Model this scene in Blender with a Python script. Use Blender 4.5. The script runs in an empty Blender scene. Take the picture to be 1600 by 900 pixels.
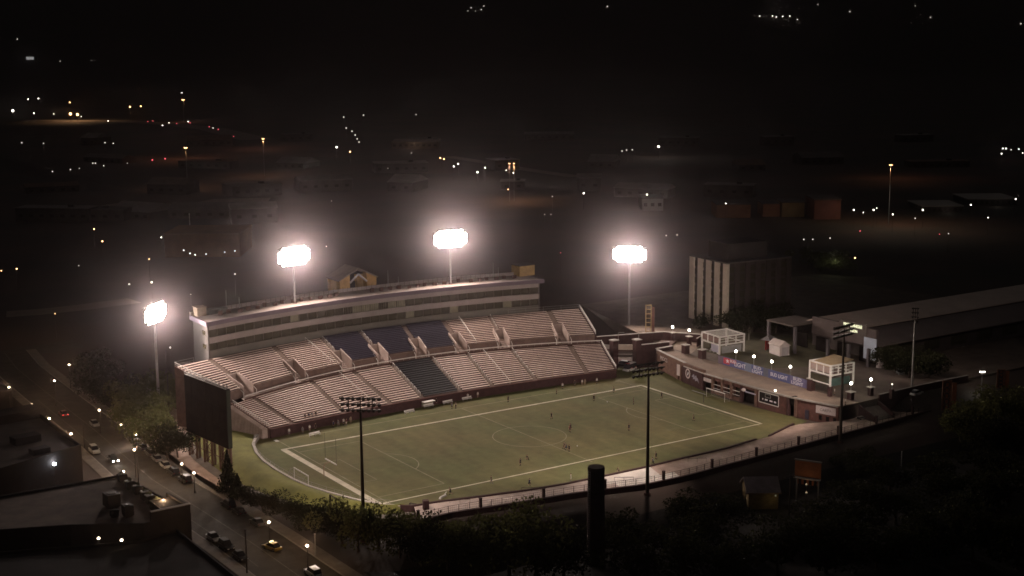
import bpy, math, random
import numpy as np
from mathutils import Vector, Matrix
random.seed(7)
rng = np.random.default_rng(7)
R_ = math.radians
S = bpy.context.scene
COL = S.collection

# ------------------------------------------------------------------ camera
F_PX, PITCH, YAW, ROLL = 2175.3, .1766, .5836, -.0067
CAM = np.array([-187.25, -276.15, 96.9])
def _basis():
    cy, sy, cp, sp = math.cos(YAW), math.sin(YAW), math.cos(PITCH), math.sin(PITCH)
    d = np.array([sy*cp, cy*cp, -sp]); r = np.array([cy, -sy, 0.]); u = np.cross(r, d)
    c, s = math.cos(ROLL), math.sin(ROLL)
    return d, c*r + s*u, -s*r + c*u
DIR, RIGHT, UP = _basis()
cd = bpy.data.cameras.new('camera'); cam = bpy.data.objects.new('camera', cd); COL.objects.link(cam)
cd.sensor_width = 36; cd.lens = 36*F_PX/1600; cd.clip_start = 1; cd.clip_end = 30000
M = Matrix.Identity(4)
for i in range(3):
    M[i][0] = RIGHT[i]; M[i][1] = UP[i]; M[i][2] = -DIR[i]; M[i][3] = CAM[i]
cam.matrix_world = M
S.camera = cam

def ray(px, py):
    return DIR + (px-800)/F_PX*RIGHT - (py-450)/F_PX*UP
def at(px, py, z=0.):
    """world point at height z that the surveyed photo pixel looks at"""
    d = ray(px, py); return CAM + d*((z-CAM[2])/d[2])
def proj(p):
    v = np.array(p, float) - CAM
    return 800 + F_PX*(v@RIGHT)/(v@DIR), 450 - F_PX*(v@UP)/(v@DIR)
def dist(p): return float(np.linalg.norm(np.array(p, float) - CAM))

# ------------------------------------------------------------------ world, renderer, exposure
W = bpy.data.worlds.new('World'); S.world = W; W.use_nodes = True
bg = W.node_tree.nodes['Background']
bg.inputs[0].default_value = (1.0, .95, .94, 1); bg.inputs[1].default_value = .020   # night sky glow over a town
cy = S.cycles
cy.max_bounces = 4; cy.diffuse_bounces = 2; cy.glossy_bounces = 2; cy.transmission_bounces = 2
cy.volume_bounces = 0; cy.transparent_max_bounces = 6
cy.sample_clamp_indirect = 2.0; cy.sample_clamp_direct = 0
cy.use_denoising = True
try: cy.denoiser = 'OPENIMAGEDENOISE'
except Exception: pass
cy.caustics_reflective = False; cy.caustics_refractive = False
cy.pixel_filter_type = 'BLACKMAN_HARRIS'; cy.filter_width = 1.6
cy.use_light_tree = True
vs = S.view_settings
S.display_settings.display_device = 'sRGB'
vs.view_transform = 'Standard'; vs.look = 'None'; vs.exposure = 0; vs.gamma = 1; vs.use_curve_mapping = False

# ------------------------------------------------------------------ materials
MATS = {}
def mat(name, col, rough=.8, var=.18, scale=1.5, metal=0., emit=None, strength=0., bump=0., col2=None, sample=True, spec=.3):
    if name in MATS: return MATS[name]
    m = bpy.data.materials.new(name); m.use_nodes = True; nt = m.node_tree
    b = nt.nodes['Principled BSDF']
    b.inputs['Roughness'].default_value = rough; b.inputs['Metallic'].default_value = metal
    b.inputs['Specular IOR Level'].default_value = spec
    if emit is not None:
        b.inputs['Base Color'].default_value = (*col, 1)
        b.inputs['Emission Color'].default_value = (*emit, 1); b.inputs['Emission Strength'].default_value = strength
        if not sample: m.cycles.emission_sampling = 'NONE'
    else:
        tc = nt.nodes.new('ShaderNodeTexCoord'); n = nt.nodes.new('ShaderNodeTexNoise')
        n.inputs['Scale'].default_value = 1/scale; n.inputs['Detail'].default_value = 5; n.inputs['Roughness'].default_value = .62
        nt.links.new(tc.outputs['Object'], n.inputs['Vector'])
        r = nt.nodes.new('ShaderNodeValToRGB')
        c2 = col2 if col2 else tuple(min(1, c*(1+var)) for c in col)
        c1 = col if col2 else tuple(c*(1-var) for c in col)
        r.color_ramp.elements[0].position = .32; r.color_ramp.elements[0].color = (*c1, 1)
        r.color_ramp.elements[1].position = .68; r.color_ramp.elements[1].color = (*c2, 1)
        nt.links.new(n.outputs['Fac'], r.inputs['Fac']); nt.links.new(r.outputs['Color'], b.inputs['Base Color'])
        if bump:
            bp = nt.nodes.new('ShaderNodeBump'); bp.inputs['Strength'].default_value = bump
            nt.links.new(n.outputs['Fac'], bp.inputs['Height']); nt.links.new(bp.outputs['Normal'], b.inputs['Normal'])
    MATS[name] = m
    return m

concrete = mat('concrete', (.30, .27, .24), .85, .2, 2.5)
concrete_d = mat('dark_concrete', (.095, .054, .044), .9, .22, 3)
concrete_l = mat('pale_concrete', (.46, .42, .38), .8, .14, 3)
aluminium = mat('bench_aluminium', (.74, .58, .51), .55, .1, 4, .1)
navy = mat('navy_plastic', (.040, .034, .055), .5, .12, 1)
brick = mat('red_brick', (.115, .052, .042), .9, .25, .9)
brick_d = mat('dark_brick', (.055, .026, .025), .9, .25, 1.2)
yellow_brick = mat('yellow_brick', (.44, .27, .10), .9, .2, 1.5)
roof_pale = mat('pale_roofing', (.20, .16, .14), .9, .22, 5)
roof_terrace = mat('terrace_decking', (.27, .20, .155), .9, .2, 4)
white_paint = mat('white_paint', (.72, .68, .64), .6, .06, 1)
grey_paint = mat('grey_paint', (.30, .29, .28), .5, .1, 1)
steel = mat('galvanised_steel', (.34, .32, .30), .45, .12, 1.2, .5)
steel_d = mat('dark_steel', (.045, .035, .03), .6, .2, 1.2, .2)
black = mat('black_panel', (.014, .011, .010), .7, .35, 2.2)
glass = mat('dark_glass', (.045, .040, .026), .18, .3, 3, spec=.5)
pane_lit = mat('pale_blind', (.20, .19, .13), .5, .2, 2)
olive_wall = mat('olive_grey_wall', (.18, .165, .14), .85, .12, 4)
grey_wall = mat('warm_grey_wall', (.285, .25, .235), .85, .12, 4)
fascia_m = mat('purple_grey_fascia', (.135, .105, .135), .7, .1, 4)
asphalt = mat('asphalt', (.068, .060, .05), .92, .25, 3.5)
pavement_m = mat('pavement_concrete', (.20, .175, .15), .9, .2, 2.5)
paint_m = mat('road_paint', (.12, .108, .09), .7, .3, .8)
line_m = mat('field_paint', (.52, .47, .36), .8, .22, 2.5)
line_thin = mat('thin_field_paint', (.24, .22, .14), .85, .3, 2.5)
bark = mat('bark', (.075, .055, .042), .95, .3, .4)
rubber = mat('rubber', (.02, .02, .02), .9, .2, .2)
skin_m = mat('skin', (.36, .22, .16), .6, .08, .1)
hair_m = mat('hair', (.035, .024, .018), .7, .2, .05)
banner_b = mat('blue_banner', (.085, .095, .22), .7, .12, 2)
banner_r = mat('red_banner', (.46, .055, .07), .7, .12, 1)
print_w = mat('white_print', (.80, .76, .80), .7, .1, .5)
print_r = mat('red_print', (.55, .22, .20), .7, .1, .5)
print_d = mat('dark_print', (.06, .06, .07), .7, .1, .5)
sign_w = mat('white_sign', (.55, .47, .45), .6, .08, 1)
orange_p = mat('orange_banner', (.30, .115, .055), .8, .25, .8)
red_canvas = mat('red_canvas', (.28, .035, .035), .8, .2, .6)
roof_dark = mat('dark_roofing', (.10, .085, .08), .9, .2, 3)
tail_m = mat('tail_lens', (.25, .02, .02), .2, .05, .1)
lens_m = mat('headlamp_lens', (.55, .55, .55), .15, .05, .1)
dark_earth = None

# light sources
def lampmat(name, c, s): return mat(name, (.5, .5, .5), emit=c, strength=s, sample=False)
FLOOD_C = (1.0, .80, .70)
flood_face = lampmat('floodlight_face', (1.0, .90, .84), 60)
flood_back = mat('floodlight_housing', (.030, .023, .018), .6, .2, .5)
lamp_w = lampmat('white_lamp', (1, .84, .62), 9)
lamp_far_w = lampmat('far_white_lamp', (1, .92, .80), 6)
lamp_far_d = lampmat('faint_white_lamp', (1, .90, .78), 1.5)
lamp_far_o = lampmat('far_sodium_lamp', (1, .52, .22), 9)
lamp_far_r = lampmat('far_red_lamp', (1, .10, .14), 2)
lamp_globe = lampmat('globe_lamp', (1, .94, .80), 16)
lamp_head = lampmat('lit_headlamp', (1, .93, .82), 40)
sign_lit = lampmat('lit_sign', (1, 1, .62), 1.5)

# ------------------------------------------------------------------ helpers
def prop(o, label=None, cat=None, group=None, kind=None):
    if label: o['label'] = label
    if cat: o['category'] = cat
    if group: o['group'] = group
    if kind: o['kind'] = kind
    return o
def thing(name, label, cat, loc=(0, 0, 0), rz=0., group=None):
    o = bpy.data.objects.new(name, None); COL.objects.link(o)
    o.empty_display_size = .5
    o.location = loc; o.rotation_euler = (0, 0, rz)
    return prop(o, label, cat, group)
class MB:
    """collects faces; build() links them as one mesh object"""
    def __init__(s): s.v = []; s.f = []; s.mi = []; s.m = 0
    def add(s, vs_, fs):
        n = len(s.v); s.v += [tuple(map(float, p)) for p in vs_]
        for f in fs: s.f.append(tuple(n+i for i in f)); s.mi.append(s.m)
        return s
    def box(s, c, d, rz=0., top=None):
        hx, hy, hz = d[0]/2, d[1]/2, d[2]/2
        tx, ty = (hx, hy) if top is None else (top[0]/2, top[1]/2)
        cs, sn = math.cos(rz), math.sin(rz)
        P = []
        for z, a, b in ((-hz, hx, hy), (hz, tx, ty)):
            for x, y in ((-a, -b), (a, -b), (a, b), (-a, b)):
                P.append((c[0]+x*cs-y*sn, c[1]+x*sn+y*cs, c[2]+z))
        return s.add(P, [(3, 2, 1, 0), (4, 5, 6, 7), (0, 1, 5, 4), (1, 2, 6, 5), (2, 3, 7, 6), (3, 0, 4, 7)])
    def tube(s, a, b, r0, r1=None, n=6, caps=True):
        a = np.array(a, float); b = np.array(b, float); r1 = r0 if r1 is None else r1
        d = b-a; L = np.linalg.norm(d); d = d/L if L > 0 else np.array([0, 0, 1.])
        t = np.array([0, 0, 1.]) if abs(d[2]) < .9 else np.array([1., 0, 0])
        u = np.cross(d, t); u /= np.linalg.norm(u); w = np.cross(d, u)
        P = []
        for c, r in ((a, r0), (b, r1)):
            for k in range(n):
                an = 2*math.pi*k/n; P.append(c + r*(math.cos(an)*u + math.sin(an)*w))
        F = [(k, k+n, (k+1) % n+n, (k+1) % n) for k in range(n)]
        if caps: F += [tuple(range(n)), tuple(range(2*n-1, n-1, -1))]
        return s.add(P, F)
    def prism(s, poly, z0, z1):
        n = len(poly); zf0 = (lambda i: z0) if not callable(z0) else z0
        P = [(p[0], p[1], z0) for p in poly] + [(p[0], p[1], z1) for p in poly]
        ar = sum(poly[i][0]*poly[(i+1) % n][1]-poly[(i+1) % n][0]*poly[i][1] for i in range(n))
        F = [tuple(range(n-1, -1, -1)), tuple(range(n, 2*n))] + [(i, (i+1) % n, (i+1) % n+n, i+n) for i in range(n)]
        if ar < 0: F = [f[::-1] for f in F]
        return s.add(P, F)
    def ball(s, c, r, seg=8, rings=6, sz=1.):
        P = [(c[0], c[1], c[2]+r*sz)]
        for i in range(1, rings):
            a = math.pi*i/rings
            for k in range(seg):
                b = 2*math.pi*k/seg
                P.append((c[0]+r*math.sin(a)*math.cos(b), c[1]+r*math.sin(a)*math.sin(b), c[2]+r*sz*math.cos(a)))
        P.append((c[0], c[1], c[2]-r*sz)); L = len(P)-1
        F = [(0, 1+k, 1+(k+1) % seg) for k in range(seg)]
        for i in range(rings-2):
            for k in range(seg):
                F.append((1+i*seg+k, 1+(i+1)*seg+k, 1+(i+1)*seg+(k+1) % seg, 1+i*seg+(k+1) % seg))
        o = 1+(rings-2)*seg
        F += [(L, o+(k+1) % seg, o+k) for k in range(seg)]
        return s.add(P, F)
    def ribbon(s, pts, w0, w1, z, closed=False):
        """flat band along a polyline between offsets w0 and w1 to its left"""
        n = len(pts); L = []; Rr = []
        for i, p in enumerate(pts):
            a = pts[(i-1) % n] if (closed or i > 0) else p
            b = pts[(i+1) % n] if (closed or i < n-1) else p
            t = np.array([b[0]-a[0], b[1]-a[1]]); t = t/np.linalg.norm(t); nn = np.array([-t[1], t[0]])
            zz = z if len(p) < 3 else z+p[2]
            L.append((p[0]+nn[0]*w0, p[1]+nn[1]*w0, zz)); Rr.append((p[0]+nn[0]*w1, p[1]+nn[1]*w1, zz))
        m = n if closed else n-1
        F = [(i, (i+1) % n, (i+1) % n+n, i+n) for i in range(m)]
        return s.add(L+Rr, F)
    def wall(s, pts, w0, w1, z0, z1, closed=False):
        """upright band with thickness along a polyline"""
        n = len(pts); A = []; B = []
        for i, p in enumerate(pts):
            a = pts[(i-1) % n] if (closed or i > 0) else p
            b = pts[(i+1) % n] if (closed or i < n-1) else p
            t = np.array([b[0]-a[0], b[1]-a[1]]); t = t/np.linalg.norm(t); nn = np.array([-t[1], t[0]])
            A.append((p[0]+nn[0]*w0, p[1]+nn[1]*w0)); B.append((p[0]+nn[0]*w1, p[1]+nn[1]*w1))
        Z0 = z0 if isinstance(z0, (list, tuple)) else [z0]*n
        Z1 = z1 if isinstance(z1, (list, tuple)) else [z1]*n
        V = [(*A[i], Z0[i]) for i in range(n)] + [(*A[i], Z1[i]) for i in range(n)] + [(*B[i], Z1[i]) for i in range(n)] + [(*B[i], Z0[i]) for i in range(n)]
        F = []
        for i in range(n if closed else n-1):
            j = (i+1) % n
            for k in range(4):
                k2 = (k+1) % 4
                F.append((k*n+i, k*n+j, k2*n+j, k2*n+i))
        if not closed:
            F += [(0, n, 2*n, 3*n), (n-1, 4*n-1, 3*n-1, 2*n-1)]
        return s.add(V, F)
    def mesh(s, name, mats):
        me = bpy.data.meshes.new(name); me.from_pydata(s.v, [], s.f)
        mats = mats if isinstance(mats, (list, tuple)) else [mats]
        for m in mats: me.materials.append(m)
        if len(mats) > 1: me.polygons.foreach_set('material_index', s.mi)
        me.update(); return me
    def build(s, name, mats, parent=None, world=True, smooth=False):
        if parent is not None and world:
            inv = Matrix.Translation(abs_loc(parent)) @ Matrix.Rotation(abs_rz(parent), 4, 'Z'); inv = inv.inverted()
            s.v = [tuple(inv @ Vector(p)) for p in s.v]
        me = s.mesh(name, mats)
        if smooth: me.polygons.foreach_set('use_smooth', [True]*len(me.polygons)); me.update()
        o = bpy.data.objects.new(name, me); COL.objects.link(o)
        if parent is not None: o.parent = parent
        return o
def abs_loc(o):
    v = Vector(o.location)
    while o.parent: o = o.parent; v = v + Vector(o.location)
    return v
def abs_rz(o):
    a = o.rotation_euler.z
    while o.parent: o = o.parent; a += o.rotation_euler.z
    return a
def kids(o): return [c for c in COL.objects if c.parent == o]
def link(name, me, parent=None, loc=(0, 0, 0), rz=0.):
    o = bpy.data.objects.new(name, me); COL.objects.link(o); o.location = loc; o.rotation_euler = (0, 0, rz)
    if parent is not None: o.parent = parent
    return o
class Proto:
    """a kind of thing described once as a tree of (name, mesh, children); place() links a copy with its parts"""
    def __init__(s, name, parts): s.name = name; s.parts = parts
    def place(s, loc, rz, label, cat, group=None, scale=1., name=None, mats=None):
        r = thing(name or s.name, label, cat, loc, rz, group); r.scale = (scale,)*3
        def rec(ps, par):
            for nm, me, ch in ps:
                o = link(nm, me, par)
                if mats and nm in mats:
                    o.material_slots[0].link = 'OBJECT'; o.material_slots[0].material = mats[nm]
                rec(ch, o)
        rec(s.parts, r); return r
def struct(name, b, m, smooth=False):
    o = b.build(name, m, smooth=smooth); o['kind'] = 'structure'; return o
def spot(name, loc, target, power, deg, blend, rad, col, parent=None):
    l = bpy.data.lights.new(name, 'SPOT'); l.energy = power; l.color = col; l.spot_size = R_(deg); l.spot_blend = blend; l.shadow_soft_size = rad
    o = bpy.data.objects.new(name, l); COL.objects.link(o)
    d = Vector(target)-Vector(loc)
    q = d.to_track_quat('-Z', 'Y')
    if parent is not None:
        o.parent = parent; inv = (Matrix.Translation(abs_loc(parent)) @ Matrix.Rotation(abs_rz(parent), 4, 'Z')).inverted()
        o.matrix_local = inv @ (Matrix.Translation(Vector(loc)) @ q.to_matrix().to_4x4())
    else: o.location = loc; o.rotation_euler = q.to_euler()
    return o
def point(name, loc, power, col, rad=.3, parent=None):
    l = bpy.data.lights.new(name, 'POINT'); l.energy = power; l.color = col; l.shadow_soft_size = rad
    o = bpy.data.objects.new(name, l); COL.objects.link(o)
    if parent is not None:
        inv = (Matrix.Translation(abs_loc(parent)) @ Matrix.Rotation(abs_rz(parent), 4, 'Z')).inverted()
        o.parent = parent; o.location = inv @ Vector(loc)
    else: o.location = loc
    return o
def text_mesh(name, body, size, m, parent, loc, xdir, updir=(0, 0, 1), align='CENTER', extrude=.02, sx=1.):
    """flat raised lettering; loc is its centre in world space, xdir the reading direction"""
    c = bpy.data.curves.new(name, 'FONT'); c.body = body; c.size = size; c.align_x = align; c.align_y = 'CENTER'; c.extrude = extrude
    c.resolution_u = 2; c.space_line = .85
    t = bpy.data.objects.new(name, c); COL.objects.link(t)
    me = bpy.data.meshes.new_from_object(t); COL.objects.unlink(t); bpy.data.objects.remove(t)
    me.materials.clear(); me.materials.append(m)
    x = Vector(xdir).normalized(); u = Vector(updir); u = (u - x*u.dot(x)).normalized(); n = x.cross(u)
    T = Matrix.Identity(4)
    for i in range(3): T[i][0] = x[i]*sx; T[i][1] = u[i]; T[i][2] = n[i]; T[i][3] = loc[i]
    if parent is not None: T = (Matrix.Translation(abs_loc(parent)) @ Matrix.Rotation(abs_rz(parent), 4, 'Z')).inverted() @ T
    me.transform(T); me.name = name
    o = bpy.data.objects.new(name, me); COL.objects.link(o)
    if parent is not None: o.parent = parent
    return o
def ss(a, b, x):
    t = min(1., max(0., (x-a)/(b-a))); return t*t*(3-2*t)
def lerp(a, b, t): return a+(b-a)*t
ORD = ['second', 'third', 'fourth', 'fifth', 'sixth', 'seventh', 'eighth', 'ninth', 'tenth', 'eleventh', 'twelfth', 'thirteenth', 'fourteenth', 'fifteenth', 'sixteenth']
def ordinal(i, n, a='leftmost', b='rightmost', frm='from the left'):
    if n == 1: return 'only'
    if i == 0: return a
    if i == n-1: return b
    return ORD[i-1] + ' ' + frm

# ------------------------------------------------------------------ terrain
def T(x, y):
    h = -.3 + 5.0*ss(84, 97, x)*ss(-46, -34, y) - 3.7*ss(-50, -60, y)*ss(-78, -64, x)
    r = math.hypot(x-40, y-60)
    if r > 2500:
        a = math.atan2(y, x)
        h += ss(3300, 5600, r)*(470+70*math.sin(3*a+1)+50*math.sin(7*a)+25*math.sin(17*a+.5)+10*math.sin(r*.004+9*a))
    return h
def axis():
    a = list(np.arange(-160, 240, 4.)); s = 4.; x = 236.
    while x < 9000: s *= 1.13; x += s; a.append(x)
    s = 4.; x = -160.
    while x > -9000: s *= 1.13; x -= s; a.insert(0, x)
    return a
ax = axis(); ay = axis(); nx = len(ax)
tb = MB(); tb.v = [(x, y, T(x, y)) for y in ay for x in ax]
tb.f = [(j*nx+i, j*nx+i+1, (j+1)*nx+i+1, (j+1)*nx+i) for j in range(len(ay)-1) for i in range(nx-1)]; tb.mi = [0]*len(tb.f)
earth = mat('dark_grass_and_earth', (.050, .046, .038), .95, .35, 60, col2=(.095, .062, .050))
struct('ground', tb, earth, smooth=True)

# ------------------------------------------------------------------ stand curves (surveyed): y = yc - k (x-2)^2 at height z
E_LF = (40.0, .0015, 2.3); E_LB = (59.5, .0042, 7.6); E_WK = (61.7, .0040, 7.6)
E_UF = (61.8, .0038, 9.8); E_UB = (71.8, .0024, 15.2); E_PF = (73.2, .0024, 15.2); E_RF = (72.6, .0026, 25.2); E_RB = (83.0, .0022, 25.2)
def ey(e, x): return e[0]-e[1]*(x-2)**2
def xon(e, px):
    a, b = -90., 90.
    for _ in range(40):
        m = (a+b)/2
        if proj((m, ey(e, m), e[2]))[0] < px: a = m
        else: b = m
    return (a+b)/2
def P(e0, e1, x, f, dz=0.): return (x, lerp(ey(e0, x), ey(e1, x), f), lerp(e0[2], e1[2], f)+dz)

# ------------------------------------------------------------------ field
def turf_mat():
    m = bpy.data.materials.new('artificial_turf'); m.use_nodes = True; nt = m.node_tree; b = nt.nodes['Principled BSDF']
    b.inputs['Roughness'].default_value = .9; b.inputs['Specular IOR Level'].default_value = .15
    tc = nt.nodes.new('ShaderNodeTexCoord')
    n1 = nt.nodes.new('ShaderNodeTexNoise'); n1.inputs['Scale'].default_value = .045; n1.inputs['Detail'].default_value = 4
    n2 = nt.nodes.new('ShaderNodeTexNoise'); n2.inputs['Scale'].default_value = .5; n2.inputs['Detail'].default_value = 6
    mp = nt.nodes.new('ShaderNodeMapping'); mp.inputs['Scale'].default_value = (1, .18, 1)
    n3 = nt.nodes.new('ShaderNodeTexNoise'); n3.inputs['Scale'].default_value = .22; n3.inputs['Detail'].default_value = 2
    for n in (n1, n2): nt.links.new(tc.outputs['Object'], n.inputs['Vector'])
    nt.links.new(tc.outputs['Object'], mp.inputs['Vector']); nt.links.new(mp.outputs['Vector'], n3.inputs['Vector'])
    r = nt.nodes.new('ShaderNodeValToRGB')
    r.color_ramp.elements[0].position = .38; r.color_ramp.elements[0].color = (.102, .106, .042, 1)
    r.color_ramp.elements[1].position = .62; r.color_ramp.elements[1].color = (.128, .112, .047, 1)
    nt.links.new(n1.outputs['Fac'], r.inputs['Fac'])
    prev = r.outputs['Color']
    for n, lo in ((n2, .88), (n3, .86)):
        mr = nt.nodes.new('ShaderNodeMapRange'); mr.inputs[1].default_value = .3; mr.inputs[2].default_value = .7; mr.inputs[3].default_value = lo; mr.inputs[4].default_value = 2-lo
        nt.links.new(n.outputs['Fac'], mr.inputs[0])
        mx = nt.nodes.new('ShaderNodeMix'); mx.data_type = 'RGBA'; mx.blend_type = 'MULTIPLY'; mx.inputs[0].default_value = 1
        nt.links.new(prev, mx.inputs[6]); nt.links.new(mr.outputs[0], mx.inputs[7]); prev = mx.outputs[2]
    nt.links.new(prev, b.inputs['Base Color'])
    return m
turf = turf_mat()
curve_w = [(-56.4, 36.4), (-58.6, 33.2), (-60.6, 29.8), (-62.9, 22.5), (-64.1, 15.5), (-64.5, 7.0), (-64.3, -1.0), (-63.4, -8.0), (-61.8, -14.0), (-59.4, -21.0), (-56.6, -27.0), (-53.4, -30.6)]
near_w = [(-53.4, -30.6), (-51.3, -32.1), (-46.2, -32.6), (-35.1, -35.2), (-26.4, -37.0), (-17.0, -38.2), (-6.0, -38.6), (5.8, -38.7), (15.6, -38.3), (29.6, -38.1), (41.4, -36.5)]
near_w2 = [(45.9, -36.2), (58.6, -31.7)]
field_poly = curve_w + near_w[1:] + near_w2 + [(66.0, -29.5), (66.3, -24.5), (64.6, -12), (64.2, 0), (64.9, 9), (67, 20), (70, 31), (72, 39), (60, 48), (56, 38)] + [(x, ey(E_LF, x)-.2) for x in np.arange(52, -56, -6.)]
b = MB(); b.add([(p[0], p[1], 0.) for p in field_poly], [tuple(range(len(field_poly)))])
struct('turf_field', b, turf)
# markings: soccer lines at 5 mm, football border at 9 mm
def seg(bm, a, c, w, z):
    a = np.array(a, float); c = np.array(c, float); d = c-a; L = np.linalg.norm(d); n = np.array([-d[1], d[0]])/L*w/2
    bm.add([(*(a-n), z), (*(c-n), z), (*(c+n), z), (*(a+n), z)], [(0, 1, 2, 3)])
b = MB(); HX, HY = 54.85, 24.4
for a, c, w in (((-HX-.9, HY), (HX+.4, HY), .75), ((-HX-.9, -HY), (HX+.4, -HY), .46)): seg(b, a, c, w, .012)
seg(b, (-HX-.3, -HY+.32), (-HX-.3, HY-.38), 1.5, .0122); seg(b, (HX+.1, -HY+.32), (HX+.1, HY-.38), .75, .0122)
o = struct('field_border_lines', b, line_m)
b = MB(); w = .2; sx, sy = 53.1, 32.2; z = .005
seg(b, (-sx, sy), (sx, sy), .26, z); seg(b, (-sx, -sy+4.2), (-sx, sy-.2), w, z+.0006); seg(b, (sx, -26), (sx, sy-.2), w, z+.0006)
seg(b, (0, -26), (0, sy-.2), w, z+.0006)
for s in (-1, 1):
    fx = s*(sx-16.5); gx = s*(sx-5.5)
    seg(b, (fx, -20.15), (fx, 20.15), w, z)
    for t in (-1, 1):
        seg(b, (s*(sx-.2), t*20.15), (fx, t*20.15), w, z+.0003)
        seg(b, (s*(sx-.2), t*9.16), (gx, t*9.16), w*.8, z+.0003)
    seg(b, (gx, -9.16), (gx, 9.16), w*.8, z)
    cx = s*(sx-11); aa = math.acos(5.5/9.15)
    arc = [(cx - s*9.15*math.cos(t), 9.15*math.sin(t)) for t in np.linspace(-aa, aa, 17)]
    b.ribbon(arc, -w/2, w/2, z+.0012)
b.ribbon([(9.15*math.cos(t), 9.15*math.sin(t)) for t in np.linspace(0, 2*math.pi, 56, endpoint=False)], -w/2, w/2, z+.0012, closed=True)
struct('soccer_lines', b, line_thin)
b = MB(); seg(b, (-53.5, 31.4), (-53.4, 33.2), .9, .014); struct('corner_mat', b, white_paint)

# grass bank outside the curved wall
grass_m = mat('lawn_grass', (.17, .165, .045), .95, .3, 6, bump=.3)
outer = [(-56, 60), (-62, 60), (-70, 46), (-73.5, 30), (-74.2, 16), (-73.6, 4), (-71.8, -6), (-69.4, -14), (-66, -21), (-61.5, -27), (-56, -31.5), (-51.5, -31)]
inner = [(-55.4, 46), (-57.0, 38)] + [(x-.35, y) for x, y in curve_w[1:]]
def resample(pl, n):
    p = np.array(pl, float); d = np.r_[0, np.cumsum(np.linalg.norm(np.diff(p, axis=0), axis=1))]
    t = np.linspace(0, d[-1], n); return np.c_[np.interp(t, d, p[:, 0]), np.interp(t, d, p[:, 1])]
I_ = resample(inner, 40); O_ = resample(outer, 40); b = MB(); V = []
for i in range(40):
    for k in range(7):
        f = k/6; q = I_[i]*(1-f)+O_[i]*f
        V.append((q[0], q[1], 1.0 + .5*math.sin(math.pi*min(1, f*1.15)) - 1.15*max(0, f-.45)/.55 + .06*rng.normal()))
b.add(V, [(i*7+k, (i+1)*7+k, (i+1)*7+k+1, i*7+k+1) for i in range(39) for k in range(6)])
struct('grass_bank', b, grass_m, smooth=True)
b = MB(); b.ribbon([tuple(p) for p in O_], -.05, -2.4, -.12); struct('path', b, pavement_m)
t = thing('perimeter_wall', 'low pale wall curving round the left end of the field', 'wall', (-64.5, 7, 0))
b = MB(); b.wall(curve_w, -.22, .22, -.3, 1.05); b.build('wall_body', concrete, t)
b = MB(); b.wall(curve_w, -.32, .32, 1.053, 1.17); b.build('coping', concrete_l, t)
cw = resample(curve_w, 30); b = MB()
for i in range(1, 29):
    b.tube((*cw[i], 1.17), (*cw[i], 2.1), .03, n=4)
for zz in (1.6, 2.1):
    for i in range(1, 28): b.tube((*cw[i], zz), (*cw[i+1], zz), .025, n=4)
b.build('wall_railing', steel, t)

# ------------------------------------------------------------------ near-side walkway, retaining wall, railing
def wz(x): return 1.0
walk_in = [(p[0], p[1]-.5) for p in near_w[1:]+near_w2]+[(72, -37.2), (84, -35.5), (98, -34)]
walk_out = [(-54.5, -40.0), (-46.5, -39.6), (-29.5, -42.4), (-17.6, -43.9), (-2.1, -47.9), (10, -48.2), (21.7, -47.2), (40, -46.0), (52, -45.2), (59.3, -44.6), (72, -43.8), (84, -43), (98, -42)]
wi = resample(walk_in, 40); wo = resample(walk_out, 40)
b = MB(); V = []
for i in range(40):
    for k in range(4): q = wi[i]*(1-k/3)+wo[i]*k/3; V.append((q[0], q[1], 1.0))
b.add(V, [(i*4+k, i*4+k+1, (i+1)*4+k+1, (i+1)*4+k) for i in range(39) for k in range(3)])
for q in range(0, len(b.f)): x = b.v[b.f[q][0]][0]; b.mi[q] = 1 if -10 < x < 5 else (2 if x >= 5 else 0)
struct('walkway', b, [mat('walkway_concrete', (.50, .40, .35), .85, .22, 3.5), mat('hot_spot_concrete', (.66, .60, .54), .8, .12, 3.5), mat('walkway_brown_paving', (.40, .29, .235), .9, .25, 3)])  # middle stretch made paler to paint in the hot spot under the mast
t = thing('retaining_wall', 'long dark retaining wall between the near walkway and the turf', 'wall', (8, -36, 0))
b = MB(); b.wall(near_w, -.55, -.05, -.2, 1.35); b.wall(near_w2, -.55, -.05, -.2, 1.35); b.build('wall_body', brick_d, t)
t = thing('embankment_wall', 'tall dark wall dropping from the near walkway to the trees', 'wall', (-2, -48, -4))
b = MB(); b.wall([tuple(p) for p in wo], -.6, -.1, -4.4, .985); b.build('wall_body', brick_d, t)
t = thing('railing', 'dark metal railing on thick posts along the near walkway edge', 'railing', (-2, -48, 1))
rp = resample(walk_out, 64)
post_me = MB().tube((0, 0, 0), (0, 0, 1.35), .07, .06, 6).mesh('post', steel_d)
pillar_me = MB().box((0, 0, .95), (.5, .5, 1.9)).box((0, 0, 1.95), (.62, .62, .12)).mesh('pillar', brick_d)
for i in range(64):
    q = rp[i]; o = link('pillar' if i % 6 == 0 else 'post', pillar_me if i % 6 == 0 else post_me, t, (q[0]+2, q[1]+48, 0))
for k, zz in enumerate((.35, .85, 1.3)):
    b = MB()
    for i in range(63): b.tube((*rp[i], 1+zz), (*rp[i+1], 1+zz), .035 if k == 2 else .025, n=4)
    b.build('rail', steel_d, t)
b = MB()
for i in range(63):
    for k in range(1, 5):
        q = rp[i]*(1-k/5)+rp[i+1]*k/5; b.tube((*q, 1.08), (*q, 2.28), .014, n=3, caps=False)
o = b.build('baluster', steel_d, t); o['kind'] = 'stuff'
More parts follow.
